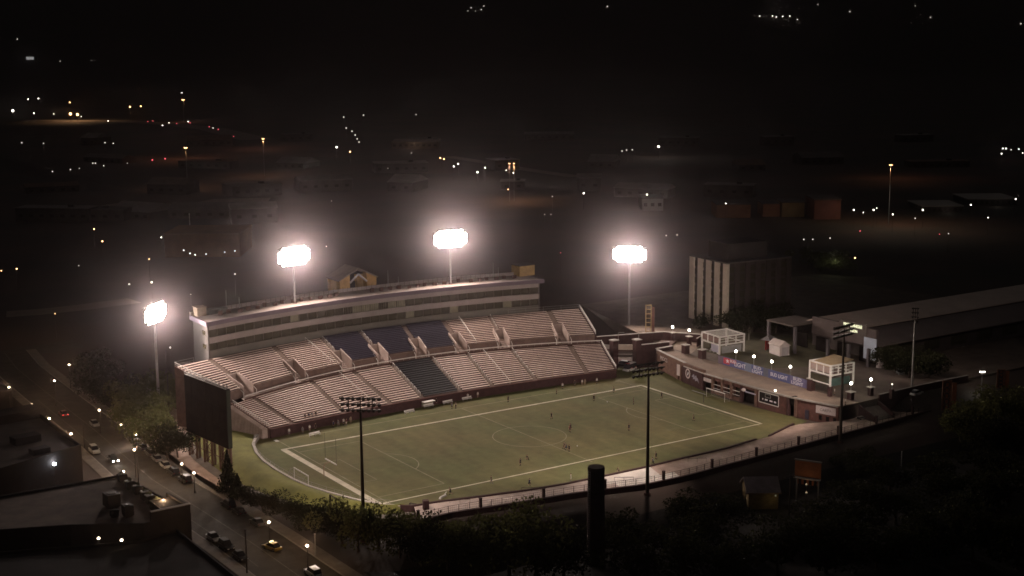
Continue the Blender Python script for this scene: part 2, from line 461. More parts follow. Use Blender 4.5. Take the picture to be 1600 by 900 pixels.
# sloping guard rails that cross the walkway, flagged by the stairs
for i, (px, py, lab) in enumerate([(703, 787, 'first short guard rail crossing the near walkway at its left end'), (815, 768, 'guard rail crossing the near walkway left of the brick chimney'), (960, 752, 'guard rail crossing the brightly lit walkway beside the chimney'), (1075, 722, 'guard rail crossing the near walkway right of the middle floodlight pole')]):
    p = at(px, py, 1.0); q = p + np.array([3.6, -2.2, 0])
    t = thing('guard_rail', lab, 'railing', tuple(p), 0, 'rails crossing the walkway')
    for f in np.linspace(0, 1, 3): r = p*(1-f)+q*f; MB().tube(r, r+np.array([0, 0, .9]), .03, n=5).build('post', steel_d, t)
    b = MB(); b.tube(p+[0, 0, .9], q+[0, 0, .9], .05, n=5); b.build('rail', steel_d, t)

# ------------------------------------------------------------------ grandstand
gs = thing('grandstand', 'curved two tier grandstand of aluminium benches with dark navy seat blocks', 'grandstand', (2, 39, 0))
NL, NU = 17, 15
low_b = [(421, 364), (457, 396), (537, 486), (610, 552), (660, 612), (720, 675), (770, 730), (837, 799), (917, 890), (962, 939)]
upp_b = [(354, 274), (385, 327), (467, 427), (540, 502), (597, 563), (657, 630), (720, 692), (787, 765), (879, 857), (930, 905)]
LBX = [(xon(E_LF, a), xon(E_LB, c)) for a, c in low_b]
UBX = [(xon(E_UF, a), xon(E_UB, c)) for a, c in upp_b]
def steps(bm, e0, e1, n, xa, xb, r0=0, r1=None, half=False, lift=0.):
    """saw-tooth treads and risers; xa, xb give the side x at fraction f"""
    r1 = n if r1 is None else r1; sub = 5; h = (e1[2]-e0[2])/n
    for i in range(r0, r1):
        f0, f1 = i/n, (i+1)/n; z = e0[2]+h*i+lift
        xs0 = np.linspace(xa(f0), xb(f0), sub); xs1 = np.linspace(xa(f1), xb(f1), sub)
        A = [(x, lerp(ey(e0, x), ey(e1, x), f0), z) for x in xs0]; B = [(x, lerp(ey(e0, x), ey(e1, x), f1), z) for x in xs1]
        C = [(p[0], p[1], z+h) for p in B]
        bm.add(A+B+C, [(k, k+1, k+1+sub, k+sub) for k in range(sub-1)] + [(k+sub, k+1+sub, k+1+2*sub, k+2*sub) for k in range(sub-1)])
def plank(bm, e0, e1, n, xa, xb, i, fa, fb, z0, th):
    sub = 5; h = (e1[2]-e0[2])/n; V = []
    for dz in (0, th):
        for fr in (fa, fb):
            f = (i+fr)/n
            for x in np.linspace(xa(f), xb(f), sub): V.append((x, lerp(ey(e0, x), ey(e1, x), f), e0[2]+h*i+z0+dz))
    F = []
    for k in range(sub-1):
        F += [(k+2*sub, k+1+2*sub, k+1+3*sub, k+3*sub), (k, k+1, k+1+2*sub, k+2*sub), (k+sub+1, k+sub, k+3*sub, k+3*sub+1), (k+sub, k+sub+1, k+1, k)]
    F += [(0, 2*sub, 3*sub, sub), (sub-1, 2*sub-1, 4*sub-1, 3*sub-1)]
    bm.add(V, F)
charcoal = mat('charcoal_plastic', (.015, .013, .017), .5, .12, 1)
def block(e0, e1, n, xa, xb, dark, lab=None):
    b = MB(); steps(b, e0, e1, n, xa, xb); sec = b.build('seating_block', concrete_d, gs)
    if lab: sec['label'] = lab
    for i in range(n):
        b = MB()
        if dark:
            plank(b, e0, e1, n, xa, xb, i, .30, .86, .40, .06); plank(b, e0, e1, n, xa, xb, i, .80, .92, .42, .40)
            plank(b, e0, e1, n, xa, xb, i, .02, .28, .012, .02)
            b.build('seat_row', charcoal if lab else navy, sec)
        else:
            plank(b, e0, e1, n, xa, xb, i, .34, .72, .34, .11)
            for t in (.04, .35, .65, .96):
                f = (i+.55)/n; x = lerp(xa(f), xb(f), t); z = e0[2]+(e1[2]-e0[2])/n*i
                b.m = 1; b.box((x, lerp(ey(e0, x), ey(e1, x), f), z+.168), (.08, .2, .335)); b.m = 0
            b.build('bench', [aluminium, steel_d], sec)
def sidex(bx, sgn, w0, w1=None, n=1, cut=0):
    """x of a block edge at fraction f: boundary line plus half the aisle"""
    def f_(f):
        w = w0 if (w1 is None or f*n >= cut) else w1
        return lerp(bx[0], bx[1], f) + sgn*w
    return f_
for j in range(9):
    wa = .25 if j == 0 else .75; wb = .25 if j == 8 else .75
    block(E_LF, E_LB, NL, sidex(LBX[j], 1, wa), sidex(LBX[j+1], -1, wb), j == 4, 'charcoal block of seats in the lower tier' if j == 4 else None)
PCUT = 6
for j in range(9):
    la = sidex(UBX[j], 1, .25) if j == 0 else sidex(UBX[j], 1, .8, 1.75, NU, PCUT)
    lb = sidex(UBX[j+1], -1, .25) if j == 8 else sidex(UBX[j+1], -1, .8, 1.75, NU, PCUT)
    block(E_UF, E_UB, NU, la, lb, j in (3, 4, 5))
# aisle stairs with handrails
def aisle(e0, e1, n, bx, w, r0, dashed, solid=False):
    b = MB(); steps(b, e0, e1, n, sidex(bx, -1, w), sidex(bx, 1, w), r0, n)
    for i in range(r0, n):
        plank(b, e0, e1, n, sidex(bx, -1, w), sidex(bx, 1, w), i, .52, .995, .0, (e1[2]-e0[2])/n*.5)
    a = b.build('aisle_stair', mat('stair_concrete', (.20, .15, .125), .9, .2, 1.5), gs)
    if dashed:
        h = (e1[2]-e0[2])/n
        for i in range(r0+1, n-1, 2):
            P0 = []
            for f in ((i+.1)/n, (i+1.35)/n):
                x = lerp(bx[0], bx[1], f); P0.append((x, lerp(ey(e0, x), ey(e1, x), f), lerp(e0[2], e1[2], f)))
            b = MB(); q0, q1 = [np.array(p) for p in P0]; u = np.array([0, 0, .95])
            b.tube(q0+u, q1+u, .085 if solid else .06, n=5)
            for q in (q0, q1): b.tube(q, q+u, .04, n=4)
            b.build('handrail', white_paint, a)
for j in range(1, 9):
    aisle(E_LF, E_LB, NL, LBX[j], .75, 0, j in (4, 5, 6, 7), j in (4, 7))
    aisle(E_UF, E_UB, NU, UBX[j], .8, PCUT, j in (3, 4, 7))
# long handrails inside blocks
for e0, e1, pa, pb in ((E_LF, E_LB, 587, 530), (E_LF, E_LB, 797, 755), (E_UF, E_UB, 522, 477), (E_UF, E_UB, 744, 717)):
    xa, xb = xon(e0, pa), xon(e1, pb); b = MB(); pts = []
    for f in np.linspace(0, 1, 9):
        x = lerp(xa, xb, f); pts.append(np.array((x, lerp(ey(e0, x), ey(e1, x), f), lerp(e0[2], e1[2], f))))
    for k in range(8): b.tube(pts[k]+[0, 0, 1.0], pts[k+1]+[0, 0, 1.0], .075, n=5)
    for p in pts: b.tube(p, p+[0, 0, 1.0], .04, n=4)
    b.build('handrail', white_paint, gs)
# front wall, walkway, portals, parapets
xs = np.linspace(LBX[0][0], LBX[9][0], 28)
b = MB(); b.wall([(x, ey(E_LF, x)) for x in xs], -.45, -.05, -.2, 2.26); b.build('front_wall', brick_d, gs)
b = MB(); b.wall([(x, ey(E_LF, x)-.2) for x in xs], -.35, .1, 2.262, 2.36); b.build('coping', brick, gs)
xs = np.linspace(-55.8, 57.4, 30)
b = MB(); V = [(x, ey(E_LB, x), 7.6) for x in xs]+[(x, ey(E_WK, x), 7.6) for x in xs]; b.add(V, [(k, k+1, k+31, k+30) for k in range(29)]); b.build('cross_aisle', mat('aisle_concrete', (.50, .41, .36), .85, .15, 3), gs)
b = MB(); b.wall([(x, ey(E_LB, x)+.05) for x in xs], -.05, .1, 7.45, 8.15); b.build('aisle_kerb_wall', concrete_d, gs)
b = MB()
for k in range(29): b.tube((xs[k], ey(E_LB, xs[k])+.1, 8.75), (xs[k+1], ey(E_LB, xs[k+1])+.1, 8.75), .17, n=5)
for x in np.linspace(-55.5, 57, 56): b.tube((x, ey(E_LB, x)+.1, 8.15), (x, ey(E_LB, x)+.1, 8.75), .04, n=4)
b.build('aisle_rail', mat('rail_paint', (.60, .54, .50), .5, .08, 2), gs)
par_m = mat('portal_concrete', (.37, .29, .255), .85, .16, 2)
hU = (E_UB[2]-E_UF[2])/NU
for j in range(9):
    x0 = UBX[j][0]+(.2 if j == 0 else 1.77); x1 = UBX[j+1][0]-(.2 if j == 8 else 1.77)
    xx = np.linspace(x0, x1, 5)
    b = MB(); b.wall([(x, ey(E_UF, x)) for x in xx], -.28, -.02, 7.6, 9.95); b.build('parapet_wall', mat('parapet_brown', (.155, .105, .088), .9, .2, 2), gs)
for j in range(1, 9):
    bx = UBX[j]; por = None
    f1 = PCUT/NU
    def pp(f, dx, z): x = lerp(bx[0], bx[1], f)+dx; return (x, lerp(ey(E_UF, x), ey(E_UB, x), f), z)
    b = MB()
    x = bx[0]; y0 = ey(E_WK, x)-.1
    # floor rising on steps into the portal, with a dark doorway at the back
    a0 = pp(0, -1.5, 7.61); a1 = pp(0, 1.5, 7.61); c0 = pp(f1, -1.5, 7.61); c1 = pp(f1, 1.5, 7.61)
    b.add([(a0[0], y0, 7.61), (a1[0], y0, 7.61), c1, c0], [(0, 1, 2, 3)])
    por = b.build('portal', par_m, gs)
    for s in (-1, 1):
        b = MB(); p0 = pp(-.06, s*1.6, 0); p1 = pp(f1, s*1.6, 0)
        zt0 = E_UF[2]+.75; zt1 = E_UF[2]+hU*PCUT+1.05
        pts = [np.array(p0)*(1-t)+np.array(p1)*t for t in np.linspace(0, 1, 4)]
        b.wall([tuple(p[:2]) for p in pts], -.16, .16, [7.6]*4, list(np.linspace(zt0, zt1, 4))); b.build('side_wall', par_m, por)
    zb = E_UF[2]+hU*PCUT
    b = MB(); b.wall([tuple(pp(f1, -1.43, 0)[:2]), tuple(pp(f1, 1.43, 0)[:2])], -.12, .12, 7.62, zb+.6); b.build('back_wall', par_m, por)
    b = MB(); c = np.array(pp(f1, 0, 8.7)); b.box((c[0]-.5, c[1]-.2, 8.7), (.9, .12, 2.1)); b.build('doorway', black, por)
    # ramp stair from the doorway side up to the seats on the right flank
    b = MB()
    for k in range(6):
        q = pp(f1*(k+.5)/6, .62, 0); b.box((q[0], q[1], 7.62+.19*(k+1)), (1.7, .9, .38*(k+1)))
    b.build('portal_stair', par_m, por)
    for s in (-1, 1):
        b = MB(); q = pp(-.1, s*2.15, 0); b.tube((q[0], q[1], 7.6), (q[0], q[1], 9.0), .1, n=6); r = pp(.1, s*2.15, 0)
        b.tube((q[0], q[1], 9.0), (r[0], r[1], 10.7), .08, n=5); b.build('handrail', white_paint, por)
# end walls and stepped rails
for s, j in ((-1, 0), (1, 9)):
    prof = []
    for f in np.linspace(0, 1, 9): x = lerp(LBX[j][0], LBX[j][1], f); p = P(E_LF, E_LB, x, f); prof.append(p)
    x = UBX[j][0]; prof.append((x, ey(E_WK, x), 7.62)); prof.append((x, ey(E_UF, x), 9.8))
    for f in np.linspace(.1, 1, 8): x = lerp(UBX[j][0], UBX[j][1], f); prof.append(P(E_UF, E_UB, x, f))
    b = MB(); b.wall([(p[0]+s*.1, p[1]) for p in prof], -.2, .2, [-.3]*len(prof), [p[2]+.35 for p in prof]); b.build('end_wall', brick_d if s > 0 else mat('end_wall_brick', (.14, .085, .07), .9, .25, 1.2), gs)
    lo = prof[:9]; hi = prof[10:]
    for pl in (lo, hi):
        b = MB()
        for k in range(len(pl)-1):
            a = np.array(pl[k]); c = np.array(pl[k+1]); o = np.array([s*.1, 0, 0])
            b.tube(a+o+[0, 0, 1.3], c+o+[0, 0, 1.3], .11, n=5); b.tube(a+o+[0, 0, .85], c+o+[0, 0, .85], .05, n=4)
            b.tube(a+o+[0, 0, .3], a+o+[0, 0, 1.3], .05, n=4); m = (a+c)/2; b.tube(m+o+[0, 0, .3], m+o+[0, 0, 1.3], .035, n=4)
        b.build('end_rail', white_paint, gs)
# stepped balustrade down the left flank of the lower tier
b = MB()
for f in np.linspace(.02, .98, 24):
    x = lerp(LBX[0][0], LBX[0][1], f)-1.2; p = P(E_LF, E_LB, x, f)
    b.box((p[0], p[1], p[2]/2+.2), (1.5, .28, p[2]+.4-.3))
b.build('flank_stair', mat('flank_stair_concrete', (.36, .28, .24), .9, .2, 1.5), gs)
# back of the upper tier behind the press box
xs = np.linspace(UBX[0][1], UBX[9][1], 24)
b = MB(); b.wall([(x, ey(E_UB, x)) for x in xs], .0, .3, -.3, 15.25); b.build('rear_wall', concrete_d, gs)
b = MB()
for x in list(xs[:2])+list(xs[-5:]):
    b.tube((x, ey(E_UB, x)+.15, 15.2), (x, ey(E_UB, x)+.15, 16.7), .05, n=4)
for rr in (range(0, 1), range(19, 23)):
    for k in rr:
        for zz in (15.9, 16.6): b.tube((xs[k], ey(E_UB, xs[k])+.15, zz), (xs[k+1], ey(E_UB, xs[k+1])+.15, zz), .05, n=4)
b.build('rear_rail', steel, gs)

# ------------------------------------------------------------------ press box
XL, XR = xon(E_RF, 323), xon(E_RF, 850)
pb = thing('press_box', 'long curved grey press box with two dark window bands above the stand', 'press box', (0, 75, 0))
PX = np.linspace(XL+.9, XR-.9, 38)
front = [(x, ey(E_PF, x)) for x in PX]
def sidewall_pts(x): return [(x, ey(E_PF, x)), (x, ey(E_RB, x))]
BANDS = [(13.6, 17.0, olive_wall), (19.0, 20.6, grey_wall), (22.6, 23.9, grey_wall)]
for z0, z1, m in BANDS:
    b = MB(); b.wall(front, .0, .4, z0, z1); b.build('wall_band', m, pb)
for z0, z1 in ((17.0, 19.0), (20.6, 22.6)):
    b = MB(); b.wall(front, .72, .9, z0+.003, z1-.003); b.build('window_recess', black, pb)
    b = MB(); b.wall(front, .05, .75, z0-.12, z0-.004); b.build('sill', olive_wall, pb)
    for k in range(37):
        a = np.array(front[k]); c = np.array(front[k+1])
        lit = (z0 > 20 and (8 <= k <= 9 or 16 <= k <= 21)) or (z0 < 18 and rng.random() < .12) or rng.random() < .06
        d = (c-a)/np.linalg.norm(c-a); n = np.array([-d[1], d[0]])
        q0 = a+n*.42; q1 = c+n*.42
        bm = MB(); bm.wall([tuple(q0+d*.1), tuple(q1-d*.1)], -.03, .03, z0+.06, z1-.06)
        w = bm.build('window', pane_lit if (lit and rng.random() < .55) else glass, pb)
        bm = MB(); bm.box((*(a+n*.32), (z0+z1)/2), (.10, .3, z1-z0-.01), math.atan2(d[1], d[0]))
        m_ = (q0+q1)/2
        if z0 > 20 and 15 <= k <= 21:
            bm.box((*(m_-n*.1), (z0+z1)/2), (.1, .16, z1-z0-.01), math.atan2(d[1], d[0]))
            for t in (.25, .75): bm.box((*(q0*(1-t)+q1*t-n*.1), (z0+z1)/2), (.08, .12, z1-z0-.01), math.atan2(d[1], d[0]))
        bm.build('mullion', mat('mullion_metal', (.13, .115, .09), .6, .1, 2), pb)
for s, x in ((-1, XL+.9), (1, XR-.9)):
    b = MB(); b.wall(sidewall_pts(x), -.2, .2, -.3 if s < 0 else 12, 23.9); e = b.build('end_wall', mat('end_wall_render', (.085, .076, .072), .85, .12, 3), pb)
    for z0 in (17.2, 20.8):
        b = MB(); y = ey(E_PF, x)+2.6; b.box((x+s*.215, y, z0+.75), (.06, 2.3, 1.2)); b.build('end_window', glass, e)
b = MB(); b.wall([(x, ey(E_RB, x)) for x in PX], -.4, 0, -.3, 23.9); b.build('rear_wall', olive_wall, pb)
RX = np.linspace(XL, XR, 40)
rf = [(x, ey(E_RF, x)) for x in RX]; rb = [(x, ey(E_RB, x)+.3) for x in RX]
b = MB(); n = 40; V = [(*p, 25.0) for p in rf]+[(*p, 25.0) for p in rb]+[(*p, 24.7) for p in rf]+[(*p, 24.7) for p in rb]
b.add(V, [(k, k+1, k+1+n, k+n) for k in range(n-1)]+[(k+2*n+1, k+2*n, k+3*n, k+3*n+1) for k in range(n-1)]); roof = b.build('roof', roof_pale, pb)
b = MB(); b.wall(rf, -.06, .25, 23.95, 25.12); b.build('fascia', fascia_m, roof)
for s, k in ((-1, 0), (1, n-1)):
    b = MB(); b.wall([rf[k], rb[k]], -.15, .15, 23.95, 25.12); b.build('fascia', fascia_m, roof)
b = MB(); b.wall(rb, -.3, .05, 24.6, 25.95); b.build('rear_parapet', mat('parapet_pale', (.38, .32, .29), .85, .15, 3), roof)
# stanchions and small units standing along the roof
for k in range(34):
    if 13 < k < 17: continue
    x = lerp(XL+7, XR-6, k/33); y = lerp(ey(E_RF, x), ey(E_RB, x), .55+.06*rng.normal())
    h = .7+.25*rng.random(); bm = MB().box((x, y, 25.0+h/2), (.8+.5*rng.random(), .6, h), .1*rng.normal()).box((x+.1, y, 25.0+h+.08), (1.1, .8, .14), 0)
    bm.build('roof_vent', mat('vent_metal', (.10, .055, .045), .7, .25, .6), roof)
b = MB()
for k in range(60):
    x = lerp(XL+8, XR-8, k/59); y = ey(E_RB, x)-.4; b.tube((x, y, 25), (x, y, 26.5), .04, n=4)
b.build('roof_rail_post', steel_d, roof)
for px, h in ((352, 5.5), (372, 3.0), (604, 5.2), (620, 3.0), (768, 4.6), (776, 3.0)):
    x = xon(E_RB, px); y = ey(E_RB, x)-1.0; b = MB(); b.tube((x, y, 25), (x, y, 25+h), .10, .05, 6); b.build('antenna_mast', steel, roof)
# raised plant rooms at the two ends
x = XL+1.5; y = ey(E_RB, x)
b = MB(); b.box((x+.9, y-1.2, 26.1), (2.6, 3.0, 2.2)); b.box((x+.9, y-1.2, 27.28), (3.0, 3.4, .16)); b.build('plant_room', mat('plant_room_render', (.30, .23, .17), .85, .15, 1.5), roof)
b = MB(); b.box((x+5.5, y-1.0, 25.7), (6, 2.0, 1.4)); b.build('plant_room', mat('plant_grey', (.15, .15, .145), .8, .2, 1), roof)
x = xon(E_RB, 816); y = ey(E_RB, x)-.5
b = MB(); b.box((x, y, 26.6), (5.6, 4.5, 3.2)); r_ = b.build('lift_house', mat('lift_house_ochre', (.36, .24, .09), .85, .2, 1), roof)
b = MB(); b.box((x, y, 28.3), (6.1, 5.0, .2)); b.build('lift_house_roof', steel_d, r_)

# gabled yellow brick tower behind the press box
P0 = xon(E_RB, 558); y0 = ey(E_RB, P0)+1.0
gt = thing('gabled_tower', 'yellow brick tower with an open gabled arch rising behind the press box', 'tower', (P0, y0+6, 0))
D_ = 8.0; HW = 7.0
def at_y(px, py, y): d = ray(px, py); return CAM + d*((y-CAM[1])/d[1])
g0 = at_y(529, 452, y0+1)[0]; g1 = at_y(586, 452, y0+1)[0]
ze = at_y(586, 432, y0+1)[2]; zp = at_y(558, 417.5, y0+3)[2]
xm = (g0+g1)/2; HW = (g1-g0)/2
for s in (-1, 1):
    b = MB(); xo = xm+s*HW*.73; b.box((xo, y0+1.2, ze/2), (HW*.54, 2.4, ze))
    zi = ze+(zp-ze)*.52
    b.add([(xm+s*HW, y0, ze+.002), (xm+s*HW*.46, y0, ze+.002), (xm+s*HW*.46, y0, zi), (xm+s*HW, y0+2.4, ze+.002), (xm+s*HW*.46, y0+2.4, ze+.002), (xm+s*HW*.46, y0+2.4, zi)],
          [(0, 1, 2), (5, 4, 3), (1, 4, 5, 2), (0, 3, 4, 1), (0, 2, 5, 3)])
    b.build('pier', yellow_brick, gt)
    b = MB(); b.box((xo, y0+7, ze/2), (HW*.54, 2.0, ze)); b.build('pier', yellow_brick, gt)
    a = np.array([xm+s*(HW+.5), y0-.3, ze-.2]); c = np.array([xm, y0-.3, zp]); e = np.array([0, 8.6, 0]); u = np.array([0, 0, .35])
    b = MB(); b.add([a, c, c+e, a+e, a+u, c+u, c+e+u, a+e+u], [(3, 2, 1, 0), (4, 5, 6, 7), (0, 1, 5, 4), (1, 2, 6, 5), (2, 3, 7, 6), (3, 0, 4, 7)]); b.build('roof', mat('tower_roof_metal', (.19, .15, .12), .7, .15, 2), gt)
    a = np.array([xm+s*HW*.46, y0-.15, ze-.9]); c = np.array([xm, y0-.15, ze+(zp-ze)*.5])
    b = MB(); b.tube(a, c, .3, n=4); b.build('arch_trim', concrete_l, gt)
b = MB(); b.box((xm, y0+7.6, ze/2-1), (HW*.92, .3, ze-2)); b.build('rear_screen', mat('tower_back', (.05, .04, .04), .9, .2, 2), gt)

# ------------------------------------------------------------------ floodlight masts
def flood_mast(base, zc, aim, label, power, deg, wide=1.0, tone=FLOOD_C, lit=True, rows=3, cols=8, steel_m=steel, lamp_r=.40, pitch=1.15, pole_r=.42, group='floodlight masts round the pitch', blend=.4, face=None):
    base = np.array(base, float); aim = np.array(aim, float)
    t = thing('floodlight_mast', label, 'floodlight', tuple(base), 0, group)
    top = np.array([base[0], base[1], zc])
    b = MB(); b.tube(base, top-[0, 0, 1.4], pole_r, pole_r*.55, 10); b.build('pole', steel_m, t)
    b = MB(); b.tube(base, base+[0, 0, .5], pole_r*2, pole_r*1.6, 10); b.build('pole_base', concrete_d, t)
    d = (aim if face is None else np.array(face, float))-top; d[2] = 0; d /= np.linalg.norm(d); sde = np.array([-d[1], d[0], 0]); up = np.array([0, 0, 1.])
    b = MB()
    for r in range(rows):
        z = (r-(rows-1)/2)*pitch; c = top+up*z
        b.tube(c-sde*(cols*.53*wide), c+sde*(cols*.53*wide), .13, n=5)
    for s in (-.6, 0, .6):
        c = top+sde*(cols*.5*wide*s); b.tube(c-up*(rows*pitch*.45), c+up*(rows*pitch*.42), .11, n=5)
    fr = b.build('crossarm', steel_m if lit == 'far' else steel_d, t)
    tilt = (d*1.0-up*.42); tilt /= np.linalg.norm(tilt)
    for r in range(rows):
        for c_ in range(cols):
            if lit == 'far' and r in (0, rows-1) and c_ in (0, cols-1): continue
            p = top+up*((r-(rows-1)/2)*pitch)+sde*((c_-(cols-1)/2)*1.06*wide)
            hb = MB(); hb.tube(p-tilt*.05, p+tilt*.42, .20, lamp_r, 8); hb.tube(p-tilt*.3, p-tilt*.05, .14, .20, 6)
            hb.build('lamp_housing', flood_back, t)
            if lit:
                lb = MB(); lb.tube(p+tilt*.40, p+tilt*.428, lamp_r*.9, lamp_r*.9, 8); lb.f = [lb.f[-1]]; lb.mi = [0]; lb.build('lamp_face', flood_face, t)
    if lit:
        spot('flood_light', top+d*1.2, aim, power, deg, blend, 1.6, tone, t)
    return t
PW = 7.4e4
FAR_AIM = 1.0
flood_mast((-69.2, 71.5, -.3), 27.7, (-46, -15, 0), 'blazing floodlight mast left of the press box, seen nearly edge on', PW*.75, 128, 1.25, lit='far', rows=5, pitch=1.02, lamp_r=.72, face=(-10, 4, 0))
p = at_y(458, 399, 75.2); flood_mast((p[0], 75.2, 25.0), p[2], (-14, 0, 0), 'blazing floodlight mast on the left half of the press box roof', PW, 156, 1.25, lit='far', rows=5, pitch=1.02, lamp_r=.72, pole_r=.33)
p = at_y(703, 372, 76.2); flood_mast((p[0], 76.2, 25.0), p[2], (12, 0, 0), 'blazing floodlight mast on the press box roof, right of the yellow tower', PW, 156, 1.25, lit='far', rows=5, pitch=1.02, lamp_r=.72, pole_r=.33)
flood_mast((90.2, 74.8, -.3), 28.4, (16, -6, 0), 'blazing floodlight mast beyond the bridge at the right end of the stand', PW*.95, 156, 1.3, lit='far', rows=5, pitch=1.02, lamp_r=.72)
for (px, py, bx, lab, aim, pw) in ((563, 632, None, 'dark backed floodlight mast in front of the left penalty area', (-12, 24, 3), .66), (1013.5, 577, None, 'dark backed floodlight mast by the brightest stretch of the near walkway', (2, 28, 4), .80), (1319, 517, None, 'dark backed floodlight mast before the market hall sign', (46, 32, 3), .58)):
    q = at(px, py, 27.5); flood_mast((q[0], q[1], T(q[0], q[1])), 27.5, aim, lab, PW*pw, 122, .98, blend=.6, steel_m=mat('mast_steel_brown', (.05, .035, .025), .6, .15, 2, .2))
q = at(1013.5, 577, 26.0); spot('walkway_fill_spot', q, (-3.5, -44, 1), PW*.17, 70, .9, .6, FLOOD_C)  # added down-spot without a lamp body, brightens the walkway below the middle mast
q = at(1430, 492, 25.0); flood_mast((q[0], q[1], T(q[0], q[1])), 25.0, (150, 10, 8), 'grey light mast with a small head at the far right end of the near walkway', 5.5e3, 140, .6, rows=4, cols=3, pole_r=.34, lamp_r=.25, blend=.5)

# ------------------------------------------------------------------ scoreboard at the left end
def at_x(px, py, x): d = ray(px, py); return CAM + d*((x-CAM[0])/d[0])
n_ = at_x(352, 609, -73.3); f_ = at_x(287, 585, -75.6); zt = (n_[2]+f_[2])/2; zb_ = (at_x(352, 698, -73.3)[2]+at_x(288, 672, -75.6)[2])/2
mid = (n_+f_)/2; v_ = f_-n_; HLs = math.hypot(v_[0], v_[1])/2
sb = thing('scoreboard', 'big black scoreboard seen from behind on a braced steel frame', 'scoreboard', (mid[0], mid[1], -.2), math.atan2(-v_[0], v_[1]))
zt += .2; zb_ += .2; ya, yb = -HLs, HLs
SBb = lambda bm, n, m, par=None: bm.build(n, m, par or sb, world=False)
pan = SBb(MB().box((.65, 0, (zt+zb_)/2), (1.1, yb-ya, zt-zb_)), 'cabinet', black)
NP = 6
for k in range(NP):
    for r in range(3):
        y = lerp(ya, yb, (k+.5)/NP); z = lerp(zb_, zt, (r+.5)/3)
        SBb(MB().box((.07, y, z), (.06+.03*rng.random(), (yb-ya)/NP-.14, (zt-zb_)/3-.14)), 'panel', mat('back_panel_%d' % ((k*3+r) % 3), (.012+.005*((k+r) % 3), .010+.004*((k+r) % 3), .010+.003*((k+r) % 3)), .7, .25, 2), pan)
for m_ in [x for x in MATS.values() if 'panel' in x.name]: m_.node_tree.nodes['Principled BSDF'].inputs['Specular IOR Level'].default_value = .04; m_.node_tree.nodes['Principled BSDF'].inputs['Roughness'].default_value = .95
SBb(MB().box((.65, ya-.02, (zt+zb_)/2), (.9, .05, zt-zb_-.4)), 'end_panel', mat('end_panel_green', (.022, .025, .016), .7, .3, 2), pan)
b = MB()
for xo in (.15, 1.15):
    b.tube((xo, ya, zt+.6), (xo, yb, zt+.6), .08, n=5); b.tube((xo, ya, zt+.06), (xo, yb, zt+.06), .08, n=5)
for k in range(13):
    y = lerp(ya, yb, k/12)
    for xo in (.15, 1.15): b.tube((xo, y, zt), (xo, y, zt+.6), .05, n=4)
SBb(b, 'top_rail', steel)
SBb(MB().box((.65, 0, zt+.02), (.8, yb-ya-.3, .08)), 'catwalk', steel_d)
leg_m = mat('frame_steel', (.11, .06, .045), .7, .2, 1.5)
ys = np.linspace(ya+.6, yb-.6, 6)
for xo in (.3, 1.0):
    for y in ys: SBb(MB().box((xo, y, (zb_-.5)/2), (.42, .42, zb_+.5)), 'leg', leg_m)
for k in range(5):
    b = MB()
    for z0, z1 in ((.2, zb_*.5), (zb_*.5, zb_-.1)):
        if k % 2 == 0: b.tube((.3, ys[k], z0), (.3, ys[k+1], z1), .1, n=4); b.tube((.3, ys[k], z1), (.3, ys[k+1], z0), .1, n=4)
        b.tube((.3, ys[k], z1), (.3, ys[k+1], z1), .13, n=4)
    SBb(b, 'brace', leg_m)
# pale paved yard under the scoreboard and by the stand's left end
b = MB(); yard = [(-80.6, 50), (-80.4, 2), (-75.4, 4), (-75.2, 30), (-70, 48), (-62.5, 60.2), (-62.5, 84), (-79, 86)]
b.add([(p[0], p[1], -.16) for p in yard], [tuple(range(len(yard)))]); struct('yard_pavement', b, mat('yard_paving', (.50, .37, .31), .9, .2, 3))
# ------------------------------------------------------------------ end building, plaza, bridge (right end)
ZR = 5.0
eb_front = [(71.6, 37.6), (69.2, 28), (67.2, 19.8), (66.0, 10), (65.9, 2), (65.9, -8), (66.2, -18.5), (66.6, -22.5), (68.0, -29), (69.8, -36.5)]
eb_back = [(77.8, 38.0), (77.2, 30), (76.9, 19.8), (76.8, 10), (76.7, 2), (76.5, -8), (76.2, -18.5), (76.1, -22.5), (76.2, -29), (76.8, -36.8)]
eb = thing('field_house', 'low brick field house with a terrace roof closing the right end of the pitch', 'building', (68, 0, 0))
poly = eb_front+eb_back[::-1]
b = MB(); b.prism(poly, ZR-.3, ZR); b.build('terrace', roof_terrace, eb)
def fr(y):
    for k in range(len(eb_front)-1):
        a, c = eb_front[k], eb_front[k+1]
        if a[1] >= y >= c[1]: t = (a[1]-y)/(a[1]-c[1]); return np.array([lerp(a[0], c[0], t), y])
    return np.array(eb_front[0] if y > 0 else eb_front[-1])
# front wall in bays: solid brick, with recessed openings between piers
def bay(y0, y1, z0, z1, m, name='wall_panel', off=0., th=.5, lab=None):
    a, c = fr(y0), fr(y1); n = 3; pts = [tuple(fr(lerp(y0, y1, k/n))) for k in range(n+1)]
    b = MB(); b.wall(pts, off, off+th, z0, z1); o = b.build(name, m, eb)
    if lab: o['label'] = lab
    return o
brick_br = mat('brown_brick', (.15, .088, .066), .9, .25, 1.2)
bay(37.6, 24.2, -.2, 4.697, brick_br); bay(24.0, 22.2, 3.2, 4.697, brick_br); bay(22.0, 11.0, -.2, 4.697, brick_d, lab='dark mural wall with a round emblem')
bay(10.8, 6.6, 3.9, 4.697, brick); bay(10.8, 6.6, 2.6, 3.6, sign_w, 'fascia_board', -.04, .2); bay(6.4, -5.0, -.2, .9, brick_br); bay(6.4, -5.0, 3.6, 4.697, brick)
bay(-5.2, -10.6, 3.9, 4.697, brick); bay(-10.8, -22.0, -.2, 4.697, brick); bay(-24.6, -36.5, -.2, 4.697, brick)
